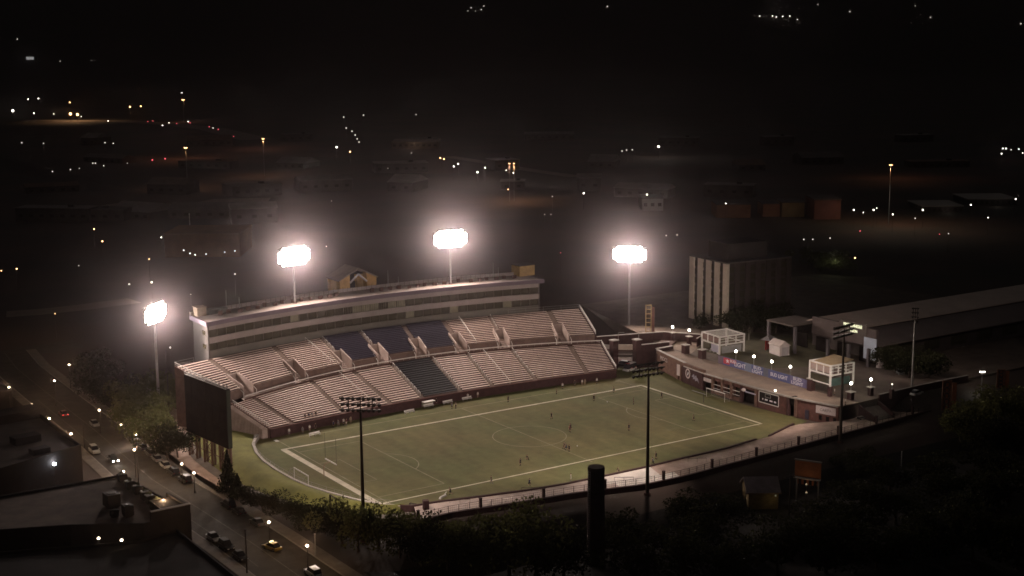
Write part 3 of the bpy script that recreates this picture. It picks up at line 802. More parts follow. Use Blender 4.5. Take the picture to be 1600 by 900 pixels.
for y0, y1 in ((24.0, 22.2), (10.8, 6.6), (6.4, -5.0), (-5.2, -10.6), (-22.0, -24.6)): bay(y0, y1, -.2, 4.69, black, 'recess', 1.6, .2)
for y in (24.1, 22.1, 10.9, 6.5, 2.6, -1.2, -5.1, -10.7, -22.1, -24.5):
    p = fr(y); b = MB(); b.box((p[0]+.1, p[1], 2.35), (.9, .7, 4.9)); b.build('pier', brick_d if y in (-5.1, 10.9, -22.1) else brick_br, eb)
for z in (1.4, 2.5):
    p, q = fr(6.2), fr(-4.8); b = MB(); b.tube((*p, z), (*q, z), .09, n=4); b.build('handrail', white_paint, eb)
for k in range(7):
    y = lerp(5.6, -4.3, k/6); p = fr(y); b = MB(); b.box((p[0]+1.2, y, 2.2), (.12, 1.1, 2.0)); b.build('window', glass if k % 2 else brick, eb)
pts = [tuple(p) for p in eb_front]
b = MB(); b.wall(pts[:4], -.35, .35, 4.7, 5.75); b.build('parapet', brick_br, eb)
b = MB(); b.wall(pts[:3], -.45, .45, 5.753, 5.9); b.build('coping', concrete_l, eb)
b = MB(); b.wall(pts[2:5], -.55, .3, 4.703, 4.98); b.build('coping', concrete_l, eb)
b = MB(); b.wall(pts[4:], -.4, .3, 4.703, 5.06); b.build('coping', concrete, eb)
b = MB(); b.wall([(71.7, 37.9), (78, 38.2)], -.3, .3, -.2, 6.0); b.build('end_wall', brick_d, eb)
b = MB(); b.wall([(71.4, 37.9), (78, 38.2)], -.4, .4, 6.003, 6.15); b.build('coping', concrete_l, eb)
# doors, arched recess and low windows of the right-hand stretch
p = fr(-27.6); b = MB(); b.box((p[0]-.03, p[1], 1.2), (.14, 1.6, 2.4)); b.build('door', navy, eb)
for y in (-31.6, -33.6, -35.6): p = fr(y); b = MB(); b.box((p[0]-.04, p[1], 1.1), (.16, .9, 1.2)); b.build('window', black, eb)
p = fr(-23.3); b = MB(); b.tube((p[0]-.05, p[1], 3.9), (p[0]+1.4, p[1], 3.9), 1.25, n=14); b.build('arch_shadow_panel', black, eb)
p = fr(-17.5); b = MB(); b.tube((p[0]+.1, -17.5, 5.06), (p[0]+.1, -17.5, 5.45), .06, n=5); b.build('lamp_stub', steel, eb)
b = MB(); b.ball((p[0]+.1, -17.5, 5.6), .22, 8, 6); b.build('lamp_globe', lamp_globe, eb)
# signs on the wall
def wall_sign(name, label, cat, y0, y1, z0, z1, m, off=-.12):
    a, c = fr(y0), fr(y1); mid = (a+c)/2; d = (c-a)/np.linalg.norm(c-a)
    t = thing(name, label, cat, (mid[0]-.1, mid[1], z0))
    b = MB(); b.wall([tuple(a), tuple(c)], off, off+.1, z0, z1); b.build('board', m, t)
    n = np.array([d[1], -d[0]]); n = n if n[0] < 0 else -n
    return t, np.array([*(mid+n*(-off+.03)), (z0+z1)/2]), (d[0], d[1], 0)
t, c, xd = wall_sign('wall_sign', 'white rectangular sign with dark script on the brick wall right of the doors', 'sign', -30.3, -35.8, 2.2, 4.2, sign_w)
text_mesh('lettering', 'CARTA', 1.05, mat('grey_script', (.22, .19, .19), .7, .1, 1), t, c, xd)
t, c, xd = wall_sign('score_display', 'black score display with white frame and dim white characters', 'sign', -11.9, -19.0, 1.5, 4.4, black)
a_, c_ = fr(-11.9), fr(-19.0); b = MB(); b.wall([tuple(a_), tuple(c_)], -.2, -.13, 4.3, 4.5); b.wall([tuple(a_), tuple(c_)], -.2, -.13, 1.4, 1.6)
for q in (a_, c_): b.box((q[0]-.17, q[1], 2.95), (.07, .2, 2.69))
b.build('frame', white_paint, t)
for k, (o_, w_) in enumerate(((-2.6, 1.2), (-.9, 1.0), (.9, 1.1), (2.4, .8))):
    b = MB(); b.box((c[0]-.03, c[1]-o_, c[2]-.45), (.04, w_, .4)); b.build('character_strip', print_w, t)
for dz in (.25, 1.1):
    b = MB(); b.box((c[0]-.03, c[1]+.3, c[2]+dz), (.04, 2.0, .12)); b.build('display_divider', grey_paint, t)
for o_ in (-.7, 1.3): b = MB(); b.box((c[0]-.035, c[1]+o_, c[2]+.67), (.04, .12, .96)); b.build('display_divider', grey_paint, t)
p = fr(18.3); t = thing('wall_emblem', 'round white emblem with a dark hollow centre on the dark mural wall', 'emblem', (p[0]-.1, p[1], 1.8))
b = MB(); b.ribbon([(1.0*math.cos(a), 1.25*math.sin(a)) for a in np.linspace(0, 2*math.pi, 28, endpoint=False)], -.22, .22, 0, closed=True)
xdv = fr(17)-fr(19.5); xdv /= np.linalg.norm(xdv)
def onwall(bm, p, z, d, off):
    n = np.array([d[1], -d[0]]); n = n if n[0] < 0 else -n
    bm.v = [(p[0]+d[0]*v[0]+n[0]*(off+v[2]), p[1]+d[1]*v[0]+n[1]*(off+v[2]), z+v[1]) for v in bm.v]; return bm
onwall(b, p, 3.0, xdv, .06); b.build('ring', sign_w, t)
b = MB(); b.add([(-.35, -.5, 0), (.1, .6, 0), (.4, .2, 0), (.1, -.6, 0)], [(0, 1, 2, 3)]); onwall(b, p, 3.0, xdv, .055); b.build('emblem_mark', print_w, t)
p = fr(14.6); t = thing('mural_bird', 'jagged pale winged emblem on the dark mural wall', 'emblem', (p[0]-.1, p[1], 1.8))
b = MB(); b.add([(-1.9, .1, 0), (-.7, 1.0, 0), (-.2, .35, 0), (.5, .9, 0), (.7, .3, 0), (1.3, .1, 0), (2.0, -1.3, 0), (1.0, -.5, 0), (.2, -.9, 0), (-.3, -.3, 0), (-1.2, -.7, 0), (-.8, -.1, 0)], [tuple(range(11, -1, -1))]); onwall(b, p, 2.5, xdv, .055); b.build('wing_shape', mat('mural_grey', (.30, .28, .33), .8, .25, .7), t)
p = fr(23.0); t = thing('white_banner', 'narrow white hanging banner beside the dark mural wall', 'banner', (p[0]-.8, p[1], 1.2))
b = MB(); b.box((p[0]-.55, p[1], 3.0), (.1, 1.3, 3.2)); b.build('cloth', sign_w, t); b = MB(); b.tube((p[0]-.55, p[1]-.8, 4.65), (p[0]-.55, p[1]+.8, 4.65), .06, n=5); b.build('rod', steel, t)
p = fr(33.0); xd = fr(30)-fr(35); xd /= np.linalg.norm(xd)
t = thing('wall_lettering', 'white raised letters on the brown brick at the far end of the field house', 'sign', (p[0]-.2, p[1], 3.4))
text_mesh('letters', 'MOCS', 1.75, sign_w, t, (p[0]-.16, p[1], 3.9), (xd[0], xd[1], 0))
p = fr(-7.9); t = thing('projecting_sign', 'white round headed sign with a long pale arm under the eaves of the field house', 'sign', (p[0]-.2, p[1], 3))
b = MB(); b.ball((p[0]-.35, p[1]+1.6, 3.55), .6, 10, 8, .8); b.build('sign_head', sign_w, t)
b = MB(); b.box((p[0]-.3, p[1]-1.0, 3.2), (.16, 4.0, .32)); b.build('sign_arm', mat('lilac_board', (.38, .35, .45), .7, .1, 1), t)

# plaza slab behind the field house
plaza = [(77.0, 38.4), (76.9, 10), (76.4, -22), (76.9, -37), (99, -36), (150, -36), (215, 30), (205, 110), (98, 112), (84, 62), (80, 48)]
b = MB(); b.prism(plaza, -.5, ZR-.012); struct('plaza', b, mat('plaza_paving', (.12, .09, .07), .92, .25, 4))
b = MB(); b.prism([(84, 44), (84, 4), (104, -6), (128, 20), (108, 52)], ZR-.05, ZR+.004); struct('plaza_lawn', b, mat('plaza_grass', (.085, .075, .04), .95, .3, 5))
# banner wall along the terrace back
bw = thing('banner_fence', 'long blue and red advertising banner fence along the back of the terrace', 'fence', (76.6, -2, ZR))
y1, y0 = 16.2, -19.8; HB = 2.5
def bx(y): return np.interp(y, [-23, -18.5, 0, 19.8], [76.15, 76.2, 76.7, 76.9])-.35
for k in range(13):
    y = lerp(y1, y0, k/12); b = MB(); b.tube((bx(y)+.15, y, ZR), (bx(y)+.15, y, ZR+HB+.1), .06, n=5); b.build('post', steel_d, bw)
segs = [(16.2, 14.2, fascia_m), (14.15, 5.2, banner_b), (5.15, 2.4, mat('steel_blue_banner', (.16, .19, .27), .7, .12, 2)), (2.35, -2.5, banner_b), (-2.55, -4.4, mat('slate_banner', (.11, .115, .15), .7, .12, 2)), (-4.45, -13.0, banner_b), (-13.05, -19.8, mat('violet_banner', (.15, .135, .25), .7, .12, 2))]
for a, c, m in segs:
    b = MB(); b.wall([(bx(a), a), (bx(c), c)], -.04, .04, ZR+.12, ZR+HB); b.build('banner', m, bw)
bd = (0.01, -1, 0)
def btext(s, size, y, z, m, sx=1.): text_mesh('lettering', s, size, m, bw, (bx(y)-.10, y, ZR+z), (bx(y-2)-bx(y+2), -4, 0), sx=sx)
b = MB(); b.box((bx(12.6)-.07, 12.6, ZR+1.45), (.05, 2.6, 1.75)); b.build('red_panel', banner_r, bw)
b = MB(); b.add([(-1.0, .5, 0), (-.3, .25, 0), (.0, .8, 0), (.3, .25, 0), (1.0, .5, 0), (.45, 0, 0), (.9, -.6, 0), (.1, -.35, 0), (-.5, -.75, 0), (-.35, -.1, 0)], [tuple(range(9, -1, -1))])
b.v = [(bx(12.4)-.1, 12.2-v[0]*.8, ZR+1.5+v[1]*.8) for v in b.v]; b.build('red_panel_emblem', print_w, bw)
b = MB(); b.box((bx(9.6)-.062, 9.9, ZR+1.75), (.04, 2.7, 1.1)); b.build('red_panel', mat('faded_red', (.40, .13, .13), .7, .12, 1), bw)
btext('BUD', 1.0, 9.9, 1.75, print_w, 1.15); btext('LIGHT', 1.75, 6.95, 1.2, print_w, .95)
btext('BUD\nLIGHT', 1.3, -.1, 1.3, print_w, 1.2); btext('BUD LIGHT', 1.5, -8.8, 1.3, print_w, .88); btext('BUD\nLIGHT', 1.3, -15.9, 1.3, print_w, 1.25)

# brick piers on the terrace
def pier(px, py, w, h, lab, z=ZR, cap=True, m=brick_d, top=None):
    p = at(px, py, z); t = thing('brick_pier', lab, 'pier', (p[0], p[1], z), 0, 'brick piers of the terrace and plaza')
    b = MB(); b.box((p[0], p[1], z+h/2), (w, w, h)); b.build('shaft', m, t)
    if cap: b = MB(); b.box((p[0], p[1], z+h+.09), (w+.35, w+.35, .18)); b.build('cap', concrete_l, t)
    return p, z+h+.18
pier(1071, 552, 1.7, 2.5, 'brick pier at the far end of the terrace')
pier(1097, 560, 1.7, 2.6, 'brick pier on the terrace in front of the first white pavilion')
pier(1267, 610, 1.5, 3.2, 'dark brick pier at the right end of the advertising banner')
# globe lamps
def globe(p, h, lab, scale=1., power=260, group='globe lamps on the plaza'):
    t = thing('globe_lamp', lab, 'lamp', tuple(p), 0, group)
    b = MB(); b.tube(p, p+[0, 0, h-.35], .10, .07, 7); b.build('post', steel, t)
    b = MB(); b.tube(p+[0, 0, h-.42], p+[0, 0, h-.3], .2, .16, 8); b.build('collar', steel_d, t)
    b = MB(); b.ball(p+np.array([0, 0, h]), .36*scale, 10, 8); b.build('globe', lamp_globe, t, smooth=True)
    if power: point('globe_light', p+np.array([-.2, -.1, h+.5]), power, (1, .90, .72), .3, t)
def pier_globe(px, py, zc, zp, lab, lab2, w=1.1):
    q = at(px, py, zc); t = thing('brick_pier', lab2, 'pier', (q[0], q[1], ZR-.02), 0, 'brick piers of the terrace and plaza')
    b = MB(); b.box((q[0], q[1], (ZR+zp)/2), (w, w, zp-ZR)); b.build('shaft', brick_d, t); b = MB(); b.box((q[0], q[1], zp+.1), (w+.6, w+.6, .2)); b.build('cap', concrete_l, t)
    globe(np.array([q[0], q[1], zp+.2]), zc-zp-.2, lab)
pier_globe(1051, 511, 9.6, 7.8, 'globe lamp on a brick pier behind the bridge, farthest of all', 'brick pier carrying the farthest globe lamp')
pier_globe(1077, 516, 9.6, 7.6, 'globe lamp on a stepped brick pier left of the first white pavilion', 'stepped brick pier left of the first white pavilion')
for (px, py), lab in zip(((1150, 549), (1178, 557), (1206, 565), (1235, 573)), ('globe lamp behind the red part of the banner', 'globe lamp behind the first blue stretch of banner', 'globe lamp behind the slate gap in the banner', 'globe lamp behind the last lettered stretch of banner')):
    q = at_x(px, py, 79.0); globe(np.array([q[0], q[1], ZR]), q[2]-ZR, lab)
pier_globe(1330, 599, 9.3, 7.0, 'globe lamp on the pier at the head of the right stairs', 'brick pier at the head of the right stairs', 1.3)
pier_globe(1361, 593, 9.3, 7.2, 'globe lamp on the pier beside the far ramp', 'brick pier beside the far ramp', 1.1)
q = at(1394, 600, 8.8); t = thing('globe_lamp', 'small dim lamp on a thin post right of the two pier lamps', 'lamp', (q[0], q[1], ZR), 0, 'globe lamps on the plaza')
b = MB(); b.tube((q[0], q[1], ZR), (q[0], q[1], 8.6), .09, n=6); b.build('post', steel, t); b = MB(); b.ball((q[0], q[1], 8.75), .2, 8, 6); b.build('globe', lampmat('dim_lamp', (1, .9, .75), 3), t)
b = MB(); b.box((q[0], q[1], 6.2), (.9, .9, 2.4)); b.build('base_pier', brick_d, t)

# white framed pavilions
def pavilion(cor, rz, zb, w, d, h, label, mode):
    """cor = near corner; local x runs along the left face away from the corner, y along the right face"""
    t = thing('pavilion', label, 'pavilion', (cor[0], cor[1], zb), rz, 'white framed pavilions')
    P = lambda n, bm, m, par=t: bm.build(n, m, par, world=False)
    for x in (0, w):
        for y in (0, d): P('corner_post', MB().box((x, y, h/2), (.42, .42, h)), white_paint)
    zm = h*.52
    for z, n in ((h-.15, 'top_beam'), (zm, 'mid_beam')):
        P(n, MB().box((w/2, 0, z), (w-.44, .34, .34)), white_paint); P(n, MB().box((w/2, d, z), (w-.44, .34, .34)), white_paint)
        P(n, MB().box((0, d/2, z), (.34, d-.44, .34)), white_paint); P(n, MB().box((w, d/2, z), (.34, d-.44, .34)), white_paint)
    for k in (1, 2):
        x = w*k/3; P('panel_post', MB().box((x, 0, (zm+h)/2), (.3, .28, h-zm-.5)), white_paint)
        y = d*k/3; P('panel_post', MB().box((0, y, (zm+h)/2), (.28, .3, h-zm-.5)), white_paint)
    pan = mat('pavilion_panel', (.20, .13, .11), .8, .2, .8)
    for k in range(3):
        x = w*(k+.5)/3; P('slat_panel', MB().box((x, .0, (zm+h)/2-.05), (w/3-.42, .08, (h-zm)*.62)), pan if mode == 1 else mat('pavilion_blind', (.34, .26, .23), .8, .15, .8))
    for k in range(5):
        z = lerp(zm+.5, h-.5, k/4); P('louvre', MB().box((0, d/2, z), (.1, d-.5, .12)), white_paint if k % 2 else pan)
    if mode == 1:
        P('wall_panel', MB().box((w*.26, .02, zm*.55), (w*.42, .1, zm*.8)), mat('lilac_panel', (.36, .34, .40), .7, .1, 2)); P('window', MB().box((w*.72, .02, zm*.5), (w*.36, .12, zm*.62)), glass)
        for k in range(4): P('counter_box', MB().box((w*(.15+.22*k), -.5, .45), (.7, .6, .9+.2*(k % 2))), white_paint)
        P('wall_panel', MB().box((.02, d*.5, zm*.45), (.1, d*.8, zm*.75)), grey_paint)
        for k in range(7):
            x = w*(k+.5)/7; P('roof_batten', MB().box((x, d/2, h-.1), (.12, d-.4, .14)), white_paint)
    else:
        P('roof_sheet', MB().add([(.2, .2, h-.5), (w-.2, .2, h-.5), (w-.2, d-.2, h+.5), (.2, d-.2, h+.5), (.2, .2, h-.4), (w-.2, .2, h-.4), (w-.2, d-.2, h+.6), (.2, d-.2, h+.6)], [(3, 2, 1, 0), (4, 5, 6, 7), (0, 1, 5, 4), (1, 2, 6, 5), (2, 3, 7, 6), (3, 0, 4, 7)]), mat('ochre_awning', (.42, .31, .18), .8, .12, 2))
        P('window', MB().box((w*.5, .02, zm*.5), (w*.9, .1, zm*.62)), glass); P('rail', MB().box((w/2, 0, zm*.16), (w-.44, .3, .3)), white_paint)
        P('curtain', MB().box((.02, d*.45, zm*.35), (.1, d*.8, zm*.7)), mat('green_curtain', (.05, .085, .075), .8, .2, 1))
        for x in (0, w):
            P('plinth', MB().box((x, 0, -1.3), (.9, .9, 2.6)), brick_d)
    return t
c0 = at(1124, 554, ZR); c1 = at(1097, 545.5, ZR); d_ = c1-c0; W1 = np.linalg.norm(d_[:2])
pavilion(c0, math.atan2(d_[1], d_[0]) , ZR, W1, -9.0, 5.4, 'white framed cube pavilion left of the red banner panel', 1)
zb2 = 7.6; c0 = at(1297, 604, zb2); c1 = at(1265, 594.5, zb2); d_ = c1-c0; W1 = np.linalg.norm(d_[:2])
pavilion(c0, math.atan2(d_[1], d_[0]), zb2, W1, -8.0, 5.6, 'white framed pavilion with ochre roof at the right end of the banner', 2)

# small white shed, red canopy, planted poles
c = at(1219, 557, ZR); t = thing('shed', 'small white gabled shed standing on the plaza', 'shed', (c[0]+2, c[1]+2.5, ZR), R_(-8))
b = MB(); b.box((0, 0, 1.5), (3.4, 5.2, 3.0)); b.build('walls', mat('shed_white', (.60, .53, .50), .7, .08, 1), t, world=False)
for s in (-1, 1):
    b = MB(); b.add([(s*2.0, -2.9, 2.85), (0, -2.9, 4.25), (0, 2.9, 4.25), (s*2.0, 2.9, 2.85), (s*2.0, -2.9, 2.97), (0, -2.9, 4.38), (0, 2.9, 4.38), (s*2.0, 2.9, 2.97)], [(0, 1, 2, 3), (7, 6, 5, 4), (0, 4, 5, 1), (3, 2, 6, 7), (0, 3, 7, 4)]); b.build('roof', mat('shed_roof', (.50, .42, .38), .7, .1, 1), t, world=False)
b = MB(); b.add([(-1.7, -2.6, 3.0), (1.7, -2.6, 3.0), (0, -2.6, 4.25), (-1.7, 2.6, 3.0), (1.7, 2.6, 3.0), (0, 2.6, 4.25)], [(0, 1, 2), (5, 4, 3)]); b.build('gable', mat('shed_white', (.6, .53, .5)), t, world=False)
b = MB(); b.box((.25, -2.63, 1.3), (2.4, .1, 2.5)); b.build('door', mat('shed_door', (.40, .36, .36), .7, .1, 1), t, world=False)
c = at(1201, 545, ZR); t = thing('canopy', 'red canopy with a pale top beside the white shed', 'canopy', (c[0], c[1], ZR), R_(20))
b = MB()
for k in range(4): b.box((-1.8+1.2*k, 0, 1.5), (.9, .25, 3.0))
b.build('curtain', red_canvas, t, world=False)
b = MB(); b.add([(-2.6, -1.6, 3.0), (2.6, -1.6, 3.0), (2.6, 1.6, 3.0), (-2.6, 1.6, 3.0), (-1.0, 0, 4.3), (1.0, 0, 4.1)], [(0, 1, 5, 4), (1, 2, 5), (2, 3, 4, 5), (3, 0, 4), (3, 2, 1, 0)]); b.build('canopy_top', mat('pale_canvas', (.22, .20, .20), .8, .2, .8), t, world=False)
# bridge between stand and plaza
br = thing('bridge', 'brick bridge with pale parapet linking the stand to the plaza', 'bridge', (70, 44, 0))
zd = 5.6
A0 = at(938, 541, 7.2); B0 = at(963, 541, 6.6); C0 = at(992, 541, 6.6); E0 = at(1012, 539, 6.4)
for nm, px, py, h in (('a', 959, 575, 8.4), ('b', 995, 575, 8.6)):
    q = at(px, py, 0); b = MB(); b.box((q[0], q[1], h/2), (1.9, 1.9, h)); b.build('pier', brick_d, br); b = MB(); b.box((q[0], q[1], h+.12), (2.3, 2.3, .24)); b.build('pier_cap', concrete, br)
pa = at(959, 575, 0); pb_ = at(995, 575, 0)
st = np.array([58.6, 50.6]); en = np.array([84.0, 45.5])
deck = [tuple(st), (pa[0], pa[1]+.6), (pb_[0], pb_[1]+.6), (78.2, 40.2), (84.5, 44.5)]
b = MB(); b.wall(deck, -.2, 4.6, zd-.5, zd); b.build('deck', concrete_d, br)
b = MB(); b.wall(deck[1:3], -.3, -.0, zd-.1, zd+1.5); b.build('parapet', mat('parapet_cream', (.50, .41, .34), .8, .12, 1.2), br)
b = MB(); b.wall(deck[:2], -.3, .0, zd+.2, zd+1.3); b.build('parapet', concrete, br)
b = MB(); b.wall(deck[2:4], -.3, -.0, -.3, zd+1.2); b.build('parapet', brick_d, br)
b = MB(); b.wall(deck[2:4], -.4, .1, zd+1.203, zd+1.4); b.build('coping', concrete_l, br)
far_p = [(59.5, 57), (72, 53.5), (84, 50.0), (91.5, 39.8), (86.2, 36.6)]
b = MB(); b.wall(far_p, -.15, .15, 3.0, zd+1.9); b.build('parapet', brick_d, br)
b = MB(); b.wall(far_p, -.25, .25, zd+1.903, zd+2.08); b.build('coping', concrete_l, br)
b = MB(); b.add([(78.2, 38.6, ZR+.02), (78.0, 30, ZR+.02), (86.5, 36, ZR+.02), (91, 40, ZR+.02), (84.4, 49, ZR+.02), (79, 43, ZR+.02)], [(0, 1, 2, 3, 4, 5)]); b.build('landing', roof_terrace, br)
q = at(982, 560, 0); b = MB(); b.box((q[0]+5, q[1]+4, 1.5), (12, .4, 3.0), R_(-35)); b.build('gate_screen', mat('gate_pale', (.25, .22, .20), .8, .1, 2), br)
for px, h in ((998, 2.4), (966, 2.0)):
    q = at(px, 530, zd+1.9); b = MB(); b.tube((q[0], q[1], zd), (q[0], q[1], zd+1.9+h), .09, n=5); b.tube((q[0], q[1], zd+1.9+h), (q[0]+1.8, q[1]-.6, zd+1.9+h), .12, n=5); b.build('bridge_lamp', steel, br)
# stairs and low walls at the right of the field house
t = thing('stair', 'broad concrete stairs rising from the walkway to the plaza at the right', 'stairs', (78, -40, 1))
for k in range(12):
    b = MB(); b.box((80.5+.0*k, -41.6+.4*k, 1+.17*(k+1)/1.0*1.0), (6.5, .42, .34*(k+1) if k < 1 else .34)); b.build('step', mat('step_concrete', (.20, .16, .14), .9, .2, 1), t)
for x in (77.0, 84.0):
    b = MB(); b.wall([(x, -42.2), (x, -36.8)], -.2, .2, 1.0, [2.2, 4.6][:1]*1+[4.4]); b.build('side_wall', brick_d, t)
b = MB(); b.wall([(84.2, -36.9), (99, -36.2), (120, -36.2)], -.2, .2, 1, 5.9); b.build('plaza_wall', brick_d, t)
b = MB(); b.wall([(84.2, -36.9), (99, -36.2), (120, -36.2)], -.3, .3, 5.903, 6.05); b.build('coping', concrete, t)
for k in range(4):
    p = at(1345+30*k, 655-9*k, 1.0); tt = thing('picnic_table', ['pale bench table nearest the dark mast on the near walkway', 'second pale bench table along the walkway, below the stairs', 'third pale bench table along the walkway, past the stairs', 'pale bench table farthest right along the walkway'][k], 'table', tuple(p), .3*k, 'bench tables at the right of the walkway')
    MB().box((0, 0, .74), (1.9, .8, .07)).build('table_top', concrete, tt, world=False)
    for s in (-1, 1): MB().box((0, s*.75, .44), (1.9, .3, .06)).build('bench_seat', concrete, tt, world=False)
    for s in (-1, 1): MB().box((s*.65, 0, .36), (.1, 1.5, .70)).build('table_frame', steel_d, tt, world=False)

# tall building with white fins
def zof(px, py, x, y):
    """height of the point above (x, y) seen at photo row py"""
    lo, hi = -10., 90.
    for _ in range(40):
        m = (lo+hi)/2
        if proj((x, y, m))[1] > py: lo = m
        else: hi = m
    return (lo+hi)/2
q0 = at(1134, 508, ZR+1); q1 = at(1078, 492, ZR+1); q2 = at(1213, 497, ZR+1)
zt = zof(1134, 411, q0[0], q0[1])
u = (q1-q0); u[2] = 0; LU = np.linalg.norm(u); u /= LU; v = np.array([u[1], -u[0], 0]); v = v if v[0] > 0 else -v
LV = abs((q2-q0)@v); LV = max(LV, 26)
bl = thing('office_block', 'tall dark office block with white vertical fins beyond the plaza', 'building', (q0[0], q0[1], ZR))
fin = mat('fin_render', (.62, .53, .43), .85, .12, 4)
core = [q0+u*.5+v*.5, q0+u*(LU-.5)+v*.5, q0+u*(LU-.5)+v*(LV-.5), q0+u*.5+v*(LV-.5)]
b = MB(); b.prism([(p[0], p[1]) for p in core], ZR-1, zt-.4); b.build('body', mat('office_body', (.040, .030, .026), .8, .15, 4), bl)
b = MB(); b.prism([(p[0], p[1]) for p in (q0-u*.2-v*.2, q0+u*(LU+.2)-v*.2, q0+u*(LU+.2)+v*(LV+.2), q0-u*.2+v*(LV+.2))], zt-.39, zt); b.build('roof', roof_dark, bl)
aa = math.atan2(u[1], u[0])
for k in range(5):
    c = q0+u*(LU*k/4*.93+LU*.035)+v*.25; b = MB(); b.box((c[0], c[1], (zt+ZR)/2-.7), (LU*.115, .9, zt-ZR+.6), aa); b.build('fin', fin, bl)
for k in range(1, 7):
    c = q0+v*(LV*k/6*.97)+u*.25; b = MB(); b.box((c[0], c[1], (zt+ZR)/2-.7), (.9, LV*.07, zt-ZR+.6), aa); b.build('fin', mat('shaded_fin_render', (.05, .038, .034), .85, .12, 4), bl)  # side fins coloured darker to paint in the shade on this face
for k in range(4):
    for f in range(7):
        c = q0+u*(LU*(k+.5)/4*.93+LU*.035)+v*.42; z = lerp(ZR+2, zt-2.4, f/6); b = MB(); b.box((c[0], c[1], z), (LU*.11, .2, (zt-ZR)/7*.62), aa); b.build('window', glass, bl)
for k in range(6):
    for f in range(7):
        c = q0+v*(LV*(k+.5)/6*.97)+u*.42; z = lerp(ZR+2, zt-2.4, f/6); b = MB(); b.box((c[0], c[1], z), (.2, LV*.085, (zt-ZR)/7*.62), aa); b.build('window', glass, bl)
c = q0+u*LU*.5+v*LV*.45; b = MB(); b.box((c[0], c[1], zt+2.6), (LU*.55, LV*.6, 5.2), aa); b.build('penthouse', mat('penthouse_wall', (.035, .028, .026), .85, .15, 3), bl)

# market hall far right
mk = thing('market_hall', 'long low market hall with a wide pale roof and a lit sign on its front', 'building', (118, 5, ZR))
fz = 10.5
f0 = at(1262, 532, ZR); f1 = at(1376, 575, ZR)
X0, Y0, Y1 = 113.0, -12.5, 22.0; XE = 250
b = MB(); b.box(((X0+XE)/2, (Y0+Y1)/2, ZR+2.8), (XE-X0-8, Y1-Y0-6, 5.6)); b.build('walls', mat('market_wall', (.07, .055, .05), .9, .15, 4), mk)
zr, zm_, ze_ = 15.2, 13.4, 10.6; YR = 12.0
for (ya_, za, yb_, zb3, nm, m) in ((YR, zr, 0.0, zm_, 'roof', mat('market_roof_pale', (.50, .40, .34), .8, .12, 6)), (-.4, zm_-.5, -11.5, ze_, 'roof', mat('market_roof_low', (.15, .12, .11), .8, .12, 6)), (YR, zr, 24.5, ze_, 'roof', mat('market_roof_pale', (.50, .40, .34)))):
    b = MB(); V = []
    for x in (X0-1.0, XE+3):
        V += [(x, ya_, za), (x, yb_, zb3), (x, yb_, zb3-.35), (x, ya_, za-.35)]
    b.add(V, [(0, 1, 5, 4), (1, 2, 6, 5), (2, 3, 7, 6), (3, 0, 4, 7), (3, 2, 1, 0), (4, 5, 6, 7)]); b.build(nm, m, mk)
b = MB(); b.prism([(X0-2, Y0+1.2), (X0-1.2, Y0+1.2), (X0-1.2, 13.5), (X0-2, 13.5)], ZR+5.2, 15.3); b.build('front_panel', mat('market_front', (.10, .075, .07), .85, .15, 3), mk)
b = MB(); b.box((X0-4, 19.0, 13.2), (12, 11, .4)); b.build('wing_roof', mat('wing_roof', (.12, .095, .08), .8, .12, 3), mk)
for y in (Y0+1.5, Y0+9, Y0+17, Y0+25.5, Y1+2):
    b = MB(); b.box((X0-(4.5 if y < 12 else 9.4), y, ZR+(2.6 if y < 12 else 4.0)), (.8, .8, 5.2 if y < 12 else 8.0)); b.build('post', mat('market_post', (.10, .085, .09), .8, .1, 2), mk)
for k in range(4):
    b = MB(); b.box((X0-1.6, lerp(Y0+5, Y1-4, k/3), ZR+2.4), (.3, 5.0, 4.2)); b.build('doorway', black, mk)
for k in range(10):
    x = X0+12+k*12; b = MB(); b.box((x, Y0+2.95, ZR+2.6), (7, .12, 3.0)); b.build('window', glass, mk)
q = at_x(1359, 545, X0-2.4); b = MB(); b.box((X0-2.3, q[1], q[2]), (.2, 4.6, 6.2)); b.build('pale_screen', mat('blue_grey_screen', (.42, .47, .56), .6, .1, 3), mk)
q = at_x(1331, 511, X0-2.6); sgn = thing('lit_sign', 'glowing two line sign on the front of the market hall', 'sign', (X0-2.3, q[1], q[2]-1))
text_mesh('lettering', 'FIRST TENNESSEE', 1.25, sign_lit, sgn, (X0-2.25, q[1], q[2]+.35), (0, -1, 0), sx=.74); text_mesh('lettering', 'PAVILION', 1.15, sign_lit, sgn, (X0-2.25, q[1], q[2]-1.15), (0, -1, 0), sx=.74)
b = MB(); b.box((X0-2.08, q[1], q[2]-.4), (.1, 10.4, 3.6)); b.build('backing_board', mat('sign_backing', (.10, .08, .07), .8, .1, 2), sgn)
c = at(1375, 574, ZR); t = thing('statue', 'pale stacked stone planter figure in front of the market hall', 'statue', tuple(c))
b = MB(); b.ball(c+[0, 0, .9], 1.1, 10, 6, .8); b.ball(c+[0, 0, 2.2], .6, 10, 6, 1.2); b.tube(c, c+[0, 0, .4], 1.2, 1.0, 10); b.build('stone', sign_w, t)

